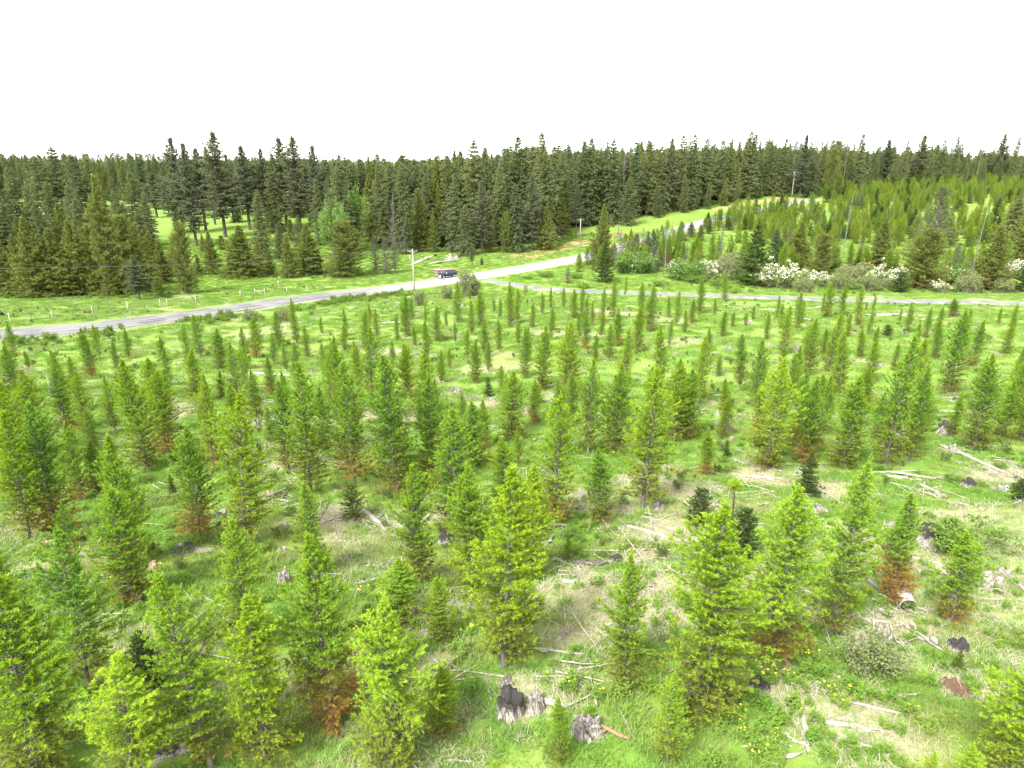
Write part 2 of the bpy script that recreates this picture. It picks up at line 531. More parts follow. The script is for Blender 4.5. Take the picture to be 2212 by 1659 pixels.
road('gravel_track', SIDE, SIDE_Z, SIDE_HW, [(-1.0, -0.12), (-0.8, 0.03), (0, 0.07), (0.8, 0.03), (1.0, -0.12)], m, 0.04)


# ---------------------------------------------------------------- instancing for stuff nobody could count
def instancer(name, pts, rot, scl, idx, protos, kind='stuff', label=None):
    if len(pts) == 0: return None
    me = bpy.data.meshes.new(name)
    pts = np.asarray(pts, np.float32)
    me.vertices.add(len(pts)); me.vertices.foreach_set('co', pts.ravel())
    a = me.attributes.new('rot', 'FLOAT_VECTOR', 'POINT'); a.data.foreach_set('vector', np.asarray(rot, np.float32).ravel())
    a = me.attributes.new('scl', 'FLOAT_VECTOR', 'POINT'); a.data.foreach_set('vector', np.asarray(scl, np.float32).ravel())
    a = me.attributes.new('pick', 'INT', 'POINT'); a.data.foreach_set('value', np.asarray(idx, np.int32))
    col = bpy.data.collections.new(name + '_kinds')
    for i, pm in enumerate(protos):
        col.objects.link(bpy.data.objects.new(f'{name}_kind_{i:02d}', pm))
    ng = bpy.data.node_groups.new(name, 'GeometryNodeTree')
    ng.interface.new_socket('Geometry', in_out='INPUT', socket_type='NodeSocketGeometry')
    ng.interface.new_socket('Geometry', in_out='OUTPUT', socket_type='NodeSocketGeometry')
    nn = ng.nodes
    gi = nn.new('NodeGroupInput'); go = nn.new('NodeGroupOutput')
    ip = nn.new('GeometryNodeInstanceOnPoints'); ci = nn.new('GeometryNodeCollectionInfo')
    ci.inputs['Collection'].default_value = col; ci.inputs['Separate Children'].default_value = True; ci.inputs['Reset Children'].default_value = True
    def na(nm, t):
        q = nn.new('GeometryNodeInputNamedAttribute'); q.data_type = t; q.inputs['Name'].default_value = nm; return q.outputs[0]
    e = nn.new('FunctionNodeEulerToRotation')
    L = ng.links.new
    L(na('rot', 'FLOAT_VECTOR'), e.inputs[0])
    L(gi.outputs[0], ip.inputs['Points']); L(ci.outputs[0], ip.inputs['Instance'])
    ip.inputs['Pick Instance'].default_value = True
    L(na('pick', 'INT'), ip.inputs['Instance Index']); L(e.outputs[0], ip.inputs['Rotation']); L(na('scl', 'FLOAT_VECTOR'), ip.inputs['Scale'])
    L(ip.outputs[0], go.inputs[0])
    o = ob(name, me)
    md = o.modifiers.new('scatter', 'NODES'); md.node_group = ng
    tag(o, label=label, kind=kind)
    return o


# ---------------------------------------------------------------- tree builders
def unit(v): return v / (np.linalg.norm(v, axis=-1, keepdims=True) + 1e-9)


def conifer(seed, H, R, t0, nb, prof, e_lo, e_hi, curve, sp, tl, ta, nbl, bl, bw, phi=(0.4, 1.1), drop=0.0, whorl=0, gap=0.0, lpow=1.0, tipgain=1.0, lengths=(0.6, 1.12), leader=0.06):
    """returns crown (verts, tris, tip, hh) and limb curves"""
    r = np.random.default_rng(seed)
    f = (np.arange(nb) + r.uniform(0, 1, nb)) / nb
    f = f ** lpow
    if whorl: f = np.clip((np.floor(f * whorl) + r.normal(0.5, 0.12, nb)) / whorl, 0, 1)
    t = t0 + (1 - t0) * f
    zb = H * t * (1 - leader * 0.3)
    az = np.arange(nb) * 2.39996 + r.normal(0, 0.35, nb)
    L = R * prof(f) * r.uniform(lengths[0], lengths[1], nb)
    side_g = 1 + gap * np.sin(az + seed) * np.sin(f * 9 + seed * 2.1)          # uneven outline
    L = np.maximum(L * side_g, R * 0.05)
    el = e_lo + (e_hi - e_lo) * f + r.normal(0, 0.10, nb)
    rad = np.stack([np.cos(az), np.sin(az), np.zeros(nb)], 1)
    up = np.array([0, 0, 1.])
    # twigs
    nt_ = np.maximum(2, (L / sp).astype(int)) + 1
    b = np.repeat(np.arange(nb), nt_)
    s = r.uniform(0.10, 1.0, len(b)); k_last = np.cumsum(nt_) - 1; s[k_last] = 0.97
    Lb = L[b][:, None]; eb = el[b][:, None]; s_ = s[:, None]
    P = np.array([0, 0, 1.]) * zb[b][:, None] + Lb * (s_ * np.cos(eb) * rad[b] + (s_ * np.sin(eb) + curve * s_ ** 2) * up)
    T = unit(np.cos(eb) * rad[b] + (np.sin(eb) + 2 * curve * s_) * up)
    S = unit(np.cross(T, up)) * np.where(r.uniform(0, 1, len(b)) < 0.5, -1, 1)[:, None]
    ang = ta * r.uniform(0.7, 1.2, len(b)); ang[k_last] = 0.05
    ang = ang[:, None]
    D = unit(T * np.cos(ang) + S * np.sin(ang) + up * r.normal(-drop, 0.18, len(b))[:, None])
    tlen = tl * (1.15 - 0.55 * s) * r.uniform(0.6, 1.3, len(b)) * np.clip(L[b] / R * 1.8, 0.35, 1)
    # leader tuft
    nlz = 8
    P = np.vstack([P, np.column_stack([np.zeros((nlz, 2)), H * (1 - leader * r.uniform(0.2, 1.6, nlz))])])
    D = np.vstack([D, unit(np.column_stack([r.normal(0, 0.3, (nlz, 2)), np.ones(nlz)]))])
    tlen = np.r_[tlen, H * leader * r.uniform(0.5, 1.0, nlz) * 0.9]; s = np.r_[s, np.ones(nlz) * 0.9]
    # blades
    k = np.repeat(np.arange(len(P)), nbl)
    u = r.uniform(0, 1, len(k)); B = P[k] + D[k] * (tlen[k] * u)[:, None]
    q = unit(np.cross(D[k], unit(r.normal(0, 1, (len(k), 3)))))
    ph = r.uniform(phi[0], phi[1], len(k))[:, None]
    bd = unit(D[k] * np.cos(ph) + q * np.sin(ph))
    w = unit(np.cross(bd, unit(r.normal(0, 1, (len(k), 3))))) * (bw * r.uniform(0.7, 1.3, len(k)))[:, None] / 2
    lb = (bl * r.uniform(0.6, 1.35, len(k)))[:, None]
    V = np.stack([B - w, B + w, B + bd * lb], 1).reshape(-1, 3)
    F = np.arange(len(V)).reshape(-1, 3)
    tip = np.clip((0.35 * s[k] + 0.65 * u - 0.45) * 1.7, 0, 1) * tipgain * r.uniform(0.3, 1.0, len(k))
    tip = np.repeat(tip, 3)
    hh = V[:, 2] / H
    limbs = []
    for i in range(nb):
        ss = np.array([0.0, 0.5, 0.9])[:, None]
        limbs.append(zb[i] * up + L[i] * (ss * math.cos(el[i]) * rad[i] + (ss * math.sin(el[i]) + curve * ss ** 2) * up))
    return V, F, tip, hh, limbs, L


def trunk_mesh(name, H, r0, limbs, Ls, mat, seed, lr=0.010, every=1, top=0.97, bend=0.01):
    r = np.random.default_rng(seed + 99); mb = MB()
    z = np.array([-0.03, 0.0, 0.02, 0.12, 0.35, 0.6, 0.82, top]) * H
    fr = np.array([1.5, 1.35, 1.1, 0.95, 0.75, 0.5, 0.26, 0.04]) * r0
    xy = np.cumsum(r.normal(0, bend * H * 0.15, (8, 2)), axis=0) * (z / H)[:, None] * (1 - z / H)[:, None] * 2
    mb.tube(np.column_stack([xy, z]), fr, 8, rough=0.08, rng=r)
    for i in range(0, len(limbs), every):
        rr = lr * (0.4 + Ls[i]) ** 0.8
        mb.tube(limbs[i], [rr * 1.5, rr, rr * 0.3], 3, cap=False)
    return mb.mesh(name, mat, smooth=True)


def make_tree_kind(nm, seed, H, R, t0, nb, prof, mat, bmat, r0, lr=0.010, every=1, **k):
    V, F, tip, hh, limbs, Ls = conifer(seed, H, R, t0, nb, prof, **k)
    cm = mesh_np(nm + '_crown', V, F, mat, {'tip': tip, 'hh': hh})
    tm = trunk_mesh(nm + '_trunk', H, r0, limbs, Ls, bmat, seed, lr, every)
    return dict(crown=cm, trunk=tm, H=H, R=R)


def p_larch(f): return np.clip((0.72 + 0.7 * np.minimum(f, 0.4)) * np.clip((1 - f) * 2.3, 0, 1) ** 0.9, 0.05, 1)
def p_cone(f): return np.clip((1 - f) ** 0.85 * (0.8 + 0.5 * np.minimum(f * 5, 0.4)), 0.03, 1)
def p_spire(f): return np.clip((1 - f) ** 0.58 * (0.75 + 0.9 * np.minimum(f * 3, 0.3)), 0.04, 1)
def p_dome(f): return np.clip(np.sqrt(np.clip(1 - f ** 1.6, 0, 1)) * (0.7 + 0.3 * np.minimum(f * 4, 1)), 0.05, 1)
def p_pine(f): return np.clip((1 - f ** 1.8) * (0.45 + 0.7 * np.minimum(f * 3, 0.8)), 0.08, 1)


K = {}
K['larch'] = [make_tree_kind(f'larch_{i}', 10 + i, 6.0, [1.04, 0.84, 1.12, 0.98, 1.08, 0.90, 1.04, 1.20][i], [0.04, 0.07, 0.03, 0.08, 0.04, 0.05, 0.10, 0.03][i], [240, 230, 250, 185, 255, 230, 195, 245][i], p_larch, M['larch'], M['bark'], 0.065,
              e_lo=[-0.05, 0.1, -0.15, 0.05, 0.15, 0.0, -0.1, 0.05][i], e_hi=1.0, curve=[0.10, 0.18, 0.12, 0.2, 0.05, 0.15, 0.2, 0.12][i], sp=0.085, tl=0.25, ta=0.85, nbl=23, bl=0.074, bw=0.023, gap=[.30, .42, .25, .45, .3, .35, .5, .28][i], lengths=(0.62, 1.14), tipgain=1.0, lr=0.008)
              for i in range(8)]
K['fir_small'] = [make_tree_kind(f'small_fir_{i}', 40 + i, 3.0, [1.15, 1.3, 1.05][i], 0.02, 140, p_cone if i != 1 else p_dome, M['fir_small'], M['bark_dark'], 0.05,
                  e_lo=0.0, e_hi=0.55, curve=0.05, sp=0.06, tl=0.22, ta=0.9, nbl=14, bl=0.065, bw=0.036, gap=0.1, whorl=[12, 10, 14][i], tipgain=0.8, lr=0.006) for i in range(3)]
K['fir'] = [make_tree_kind(f'tall_fir_{i}', 60 + i, 30.0, [5.2, 4.5, 5.8, 4.9, 5.4][i], [0.06, 0.10, 0.05, 0.16, 0.08][i], 330, p_spire, M['fir'], M['bark_dark'], 0.38,
            e_lo=-0.35, e_hi=0.35, curve=[-0.1, 0.06, -0.15, 0.0, 0.05][i], sp=0.34, tl=0.95, ta=0.8, nbl=9, bl=0.50, bw=0.20, gap=0.35, whorl=[28, 34, 26, 30, 36][i], drop=0.2, lengths=(0.5, 1.2), tipgain=0.8, lr=0.03, every=3, leader=0.03) for i in range(5)]
K['pine'] = [make_tree_kind(f'tall_pine_{i}', 80 + i, 30.0, [5.6, 5.0, 6.0][i], [0.20, 0.28, 0.16][i], 190, p_pine, M['pine'], M['bark_dark'], 0.42,
             e_lo=-0.25, e_hi=0.7, curve=0.12, sp=0.5, tl=1.0, ta=0.9, nbl=20, bl=0.50, bw=0.16, phi=(0.3, 1.4), gap=0.45, lengths=(0.45, 1.2), tipgain=0.8, lr=0.05, leader=0.03) for i in range(3)]
K['olive'] = [make_tree_kind(f'olive_cedar_{i}', 100 + i, 14.0, [5.2, 4.6, 5.6, 4.4][i], 0.02, 380, p_cone if i != 2 else p_dome, M['olive'], M['bark'], 0.24,
              e_lo=0.1, e_hi=0.95, curve=[-0.12, 0.05, 0.0, -0.05][i], sp=0.26, tl=0.75, ta=0.7, nbl=11, bl=0.30, bw=0.11, gap=0.25, drop=0.05, lengths=(0.55, 1.15), tipgain=0.9, lr=0.02, every=3, leader=0.05) for i in range(4)]
K['sparse'] = [make_tree_kind(f'sparse_conifer_{i}', 120 + i, 12.0, [2.8, 2.5][i], [0.06, 0.10][i], 140, p_spire, M['pine'], M['bark'], 0.16,
               e_lo=-0.1, e_hi=0.7, curve=0.1, sp=0.3, tl=0.6, ta=0.9, nbl=12, bl=0.22, bw=0.06, gap=0.4, lengths=(0.4, 1.2), tipgain=0.8, lr=0.03, leader=0.05) for i in range(2)]
K['far'] = [make_tree_kind(f'far_conifer_{i}', 140 + i, 24.0, [4.2, 4.8, 3.8][i], 0.06, 80, p_spire, M['far'], M['bark_dark'], 0.3,
            e_lo=-0.3, e_hi=0.4, curve=0.0, sp=0.9, tl=1.3, ta=0.8, nbl=5, bl=0.9, bw=0.5, gap=0.3, lengths=(0.5, 1.2), lr=0.03, every=8, leader=0.03) for i in range(3)]
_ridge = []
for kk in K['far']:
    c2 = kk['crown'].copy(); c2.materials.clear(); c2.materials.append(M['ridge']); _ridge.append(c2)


def dead_tree(nm, seed, H, R, nb, t0=0.15, lean=0.0, broken=1.0, lr=0.022):
    r = np.random.default_rng(seed); mb = MB()
    z = np.array([-0.03, 0, 0.15, 0.4, 0.7, 1.0]) * H
    r0 = 0.016 * H
    mb.tube(np.column_stack([lean * z * 0.3, 0.02 * H * np.sin(z / H * 3), z]), np.array([1.5, 1.3, 1, .8, .55, 0.25 * broken + 0.05]) * r0, 7, rough=0.1, rng=r)
    tm = mb.mesh(nm + '_trunk', M['bark_grey'], True)
    mb = MB()
    for i in range(nb):
        f = t0 + (0.95 - t0) * r.uniform(0, 1); a = r.uniform(0, 6.28); L = R * (1.1 - f) * r.uniform(0.4, 1.2)
        d = np.array([math.cos(a), math.sin(a), r.normal(-0.15, 0.25)])
        p0 = np.array([lean * f * H * 0.3, 0, f * H]); p1 = p0 + d * L * 0.5; p2 = p0 + d * L + np.array([0, 0, r.normal(0.1, 0.15) * L])
        mb.tube([p0, p1, p2], np.array([1.4, 0.9, 0.4]) * lr, 3, cap=False)
        for j in range(4):
            u = r.uniform(0.3, 1); q = p0 + d * L * u
            e = unit(d + r.normal(0, 0.7, 3)) * L * 0.35
            mb.tube([q, q + e], [lr * 0.6, lr * 0.25], 3, cap=False)
    lm = mb.mesh(nm + '_limbs', M['bark_grey'])
    return dict(crown=lm, trunk=tm, H=H, R=R, dead=True)


K['dead'] = [dead_tree('dead_conifer_0', 1, 14, 3.2, 190, 0.12, lr=0.042), dead_tree('dead_conifer_1', 2, 14, 2.6, 150, 0.2, lr=0.05)]
K['snag'] = [dead_tree('bare_snag_0', 3, 16, 2.0, 60, 0.15, broken=1.0), dead_tree('bare_snag_1', 4, 16, 1.7, 44, 0.2, broken=0.9)]


def shrub(nm, seed, H, R, stems, clumps, leaves, leaf, mat, smat, bloom=0, bloom_r=0.07, z0=0.25, base=0.12):
    """woody shrub or small broadleaf tree: stems, leaves in clumps, optional blossom"""
    r = np.random.default_rng(seed); mb = MB(); tips = []
    for i in range(stems):
        a = r.uniform(0, 6.28); k = r.uniform(0.2, 1) ** 0.6 * R * 0.9; h = H * r.uniform(0.65, 0.98) * (1 - 0.5 * (k / (0.9 * R)) ** 2 if base > 0.3 else 1)
        a2 = a + r.normal(0, 0.5); p = [np.array([math.cos(a2) * k * base * 1.5, math.sin(a2) * k * base * 1.5, -0.05 * H])]
        for u in (0.35, 0.7, 1.0):
            kb = k * (base + (1 - base) * u ** 1.3); p.append(np.array([math.cos(a) * kb, math.sin(a) * kb, h * u]) + r.normal(0, 0.03 * H, 3))
        rr = 0.011 * H
        mb.tube(p, np.array([1.3, 1, 0.7, 0.3]) * rr, 4, cap=False)
        tips += p[1:] if base > 0.3 else p[2:]
        for j in range(3):
            q = p[2] + (p[3] - p[2]) * r.uniform(0, 1); e = q + unit(r.normal(0, 1, 3) + np.array([0, 0, 0.8])) * H * 0.2
            mb.tube([q, e], [rr * 0.45, rr * 0.2], 3, cap=False); tips.append(e)
    sm = mb.mesh(nm + '_stems', smat)
    tips = np.array(tips)
    c = tips[r.integers(0, len(tips), clumps)] + r.normal(0, 0.10, (clumps, 3)) * np.array([R, R, H])
    c[:, 2] = np.maximum(c[:, 2], z0 * H * r.uniform(0.2, 1, clumps))
    k = np.repeat(np.arange(clumps), leaves)
    B = c[k] + r.normal(0, 1, (len(k), 3)) * np.array([R, R, H * 0.6]) * 0.085
    B[:, 2] = np.maximum(B[:, 2], 0.03 * H)
    d = unit(r.normal(0, 1, (len(k), 3))); w = unit(np.cross(d, unit(r.normal(0, 1, (len(k), 3)))))
    s = (leaf * r.uniform(0.6, 1.4, len(k)))[:, None]
    V = np.stack([B, B + d * s * 0.5 + w * s * 0.35, B + d * s, B + d * s * 0.5 - w * s * 0.35], 1).reshape(-1, 3)
    F = np.arange(len(V)).reshape(-1, 4)
    lm = mesh_np(nm + '_foliage', V, F, mat, {'tip': np.repeat(r.uniform(0, 0.8, len(k)), 4), 'hh': V[:, 2] / H})
    bm_ = None
    if bloom:
        order = np.argsort(-c[:, 2])[:int(clumps * 0.6)]
        cc = c[r.choice(order, bloom)] + r.normal(0, 1, (bloom, 3)) * np.array([R, R, H * 0.5]) * 0.07 + np.array([0, 0, 0.04 * H])
        d = unit(r.normal(0, 1, (bloom, 3))); w = unit(np.cross(d, unit(r.normal(0, 1, (bloom, 3))))); s = (bloom_r * r.uniform(0.6, 1.4, bloom))[:, None]
        V = np.stack([cc - d * s, cc + w * s, cc + d * s, cc - w * s], 1).reshape(-1, 3)
        bm_ = mesh_np(nm + '_blossom', V, np.arange(len(V)).reshape(-1, 4), M['blossom'])
    return dict(stems=sm, foliage=lm, blossom=bm_, H=H, R=R)


M['shrub_green'] = foliage_mat('shrub_leaves', (0.090, 0.165, 0.030), (0.120, 0.190, 0.038), (0.18, 0.26, 0.06), trans=0.35)
M['shrub_grey'] = foliage_mat('budding_twigs', (0.12, 0.165, 0.055), (0.20, 0.205, 0.095), (0.22, 0.26, 0.10), trans=0.3)
S = {}
S['leafy_tree'] = [shrub('leafy_tree', 5, 12, 4.6, 14, 190, 40, 0.42, M['leafy'], M['bark_grey'], z0=0.3)]
S['blossom'] = [shrub(f'blossom_{i}', 20 + i, 3.4, 2.3, 22, 120, 26, 0.16, M['shrub_grey'], M['twig'], bloom=1050, bloom_r=0.085, z0=0.2, base=0.4) for i in range(3)]
S['pale_leafy'] = [shrub(f'pale_leafy_{i}', 30 + i, 3.2, 2.2, 20, 190, 34, 0.17, M['leafy'], M['twig'], z0=0.1, base=0.4, bloom=300 * i, bloom_r=0.08) for i in range(2)]
S['willow'] = [shrub(f'willow_{i}', 36 + i, 3.0, 1.7, 44, 170, 20, 0.15, M['shrub_grey'], M['twig'], z0=0.05, base=0.5) for i in range(2)]
S['bush'] = [shrub(f'bush_{i}', 44 + i, 1.2, 1.3, 14, 110, 26, 0.10, M['shrub_green'], M['twig'], z0=0.05, base=0.5) for i in range(2)]

# ---------------------------------------------------------------- planting helpers
def plant(name, kind, P, height, width, rotz, label=None, cat='tree', group=None, rust=0.0, tint=0.0, lean=(0, 0), variant=None, part='crown', rng=RNG):
    """one conifer: an Empty at its foot with trunk and crown; height in metres, width = factor on the kind's own proportions"""
    v = K[kind][int(rng.integers(0, len(K[kind])))] if variant is None else K[kind][variant]
    root = ob(name, None, loc=P)
    s = height / v['H']
    root.scale = (s * width, s * width, s)
    if kind == 'larch': lean = (rng.normal(0, 0.03), rng.normal(0, 0.03)); root.scale[0] *= rng.uniform(0.9, 1.12)
    root.rotation_euler = (lean[0], lean[1], rotz)
    root.empty_display_size = 0.2
    tag(root, label, cat, group)
    t = ob('trunk', v['trunk'], root)
    c = ob('limbs' if v.get('dead') else part, v['crown'], root)
    if rust: c['rust'] = float(rust)
    if tint: c['tint'] = float(tint)
    return root


def plant_shrub(name, kind, P, height, width, rotz, label, cat='shrub', group=None, variant=None, tint=0.0):
    v = S[kind][int(RNG.integers(0, len(S[kind])))] if variant is None else S[kind][variant]
    root = ob(name, None, loc=P)
    s = height / v['H']; root.scale = (s * width, s * width, s); root.rotation_euler = (0, 0, rotz)
    tag(root, label, cat, group)
    ob('stems', v['stems'], root); f = ob('foliage', v['foliage'], root)
    if tint: f['tint'] = float(tint)
    if v['blossom'] is not None: ob('blossom', v['blossom'], root)
    return root


def nums(txt):
    out = []
    for tok in txt.split():
        out.append([float(a) for a in tok.split(',')])
    return out


# landmarks one can find in the photograph: (x, y, phrase)
LANDMARKS = [(895, 600, 'the utility pole by the road'), (1003, 612, 'the grey willow clump by the road'), (115, 845, 'the tall pale cut stump'),
             (1056, 840, 'the tiny lone dark fir'), (1104, 1500, 'the charred stump with a white root'), (1270, 1556, 'the big grey stump with red log'),
             (1287, 1216, 'the blackened arched log'), (1745, 1030, 'the round dark fir'), (1601, 1170, 'the thin-leadered small dark fir'), (1918, 1290, 'the orange-skirted larch'),
             (1968, 1315, 'the cut log round'), (2141, 1255, 'the pale stump beside the rusty larch'), (1580, 1080, 'the lollipop sapling'), (2105, 995, 'the long grey log'),
             (964, 1162, 'the white-faced round stump'), (763, 1090, 'the stubby yellow-green fir'), (613, 1240, 'the grey ribbed stump'), (397, 1185, 'the low black stump'),
             (320, 1420, 'the dark bushy fir'), (68, 1320, 'the small dark fir by the edge'), (545, 690, 'the brushy dead shrub below the road'), (1140, 880, 'the rooty pale stump'),
             (1305, 570, 'the fir pair beside the road'), (1625, 560, 'the broad dark fir behind the track'), (1688, 600, 'the widest white blossom bush'), (1918, 705, 'the squat dark fir'),
             (2056, 665, 'the round brown-green tree'), (1911, 600, 'the white bush with pale bare stems'), (2135, 600, 'the broad olive tree by the track'), (580, 810, 'the straight pale log'),
             (390, 890, 'the crossed pale logs'), (600, 905, 'the long pale log pair'), (1437, 1010, 'the splintered grey stump'), (1425, 1145, 'the tangle of bleached branches'),
             (845, 1120, 'the heap of dead branches'), (23, 805, 'the heap of grey wood'), (2041, 925, 'the dark upturned stump'), (1565, 968, 'the little dark fir above the slash'),
             (1555, 893, 'the two-legged stump'), (1228, 1190, 'the tiny seedling'), (1690, 1640, 'the bleached log at the bottom edge'), (2091, 890, 'the thin white pole log'),
             (1968, 678, 'the pale debris below the gravel track'), (1700, 640, 'the middle of the gravel track'), (830, 870, 'the brown-footed larch pair'), (520, 860, 'the rusty larch by the straight log')]
ORD = ['', 'second ', 'third ', 'fourth ', 'fifth ', 'sixth ', 'seventh ', 'eighth ', 'ninth ', 'tenth ', 'eleventh ', 'twelfth ', 'thirteenth ', 'fourteenth ', 'fifteenth ', 'sixteenth ']


def landmark_labels(items, noun, ends=('nearest to',)):
    """items: (x, y, adjective, clause); a label that singles each out by its look and its order from the closest landmark"""
    buckets = {}
    for i, (x, y, adj, cl) in enumerate(items):
        d = [math.hypot(x - a, (y - b) * 1.2) for a, b, _ in LANDMARKS]
        j = int(np.argmin(d)); buckets.setdefault(j, []).append((d[j], i))
    out = [None] * len(items)
    for j, lst in buckets.items():
        lst.sort()
        for k, (_, i) in enumerate(lst):
            x, y, adj, cl = items[i]
            side = 'left of' if x < LANDMARKS[j][0] - 12 else 'right of' if x > LANDMARKS[j][0] + 12 else 'directly by'
            same = [q for _, q in lst if (('left of' if items[q][0] < LANDMARKS[j][0] - 12 else 'right of' if items[q][0] > LANDMARKS[j][0] + 12 else 'directly by') == side)]
            o = ORD[min(same.index(i), len(ORD) - 1)]
            lab = f"{adj} {noun}{' ' + cl if cl else ''}, {o}nearest {side} {LANDMARKS[j][2]}"
            if len(lab.replace('-', '').replace(',', ' ').split()) > 16: lab = f"{adj} {noun}, {o}nearest {side} {LANDMARKS[j][2]}"
            out[i] = lab
    return out


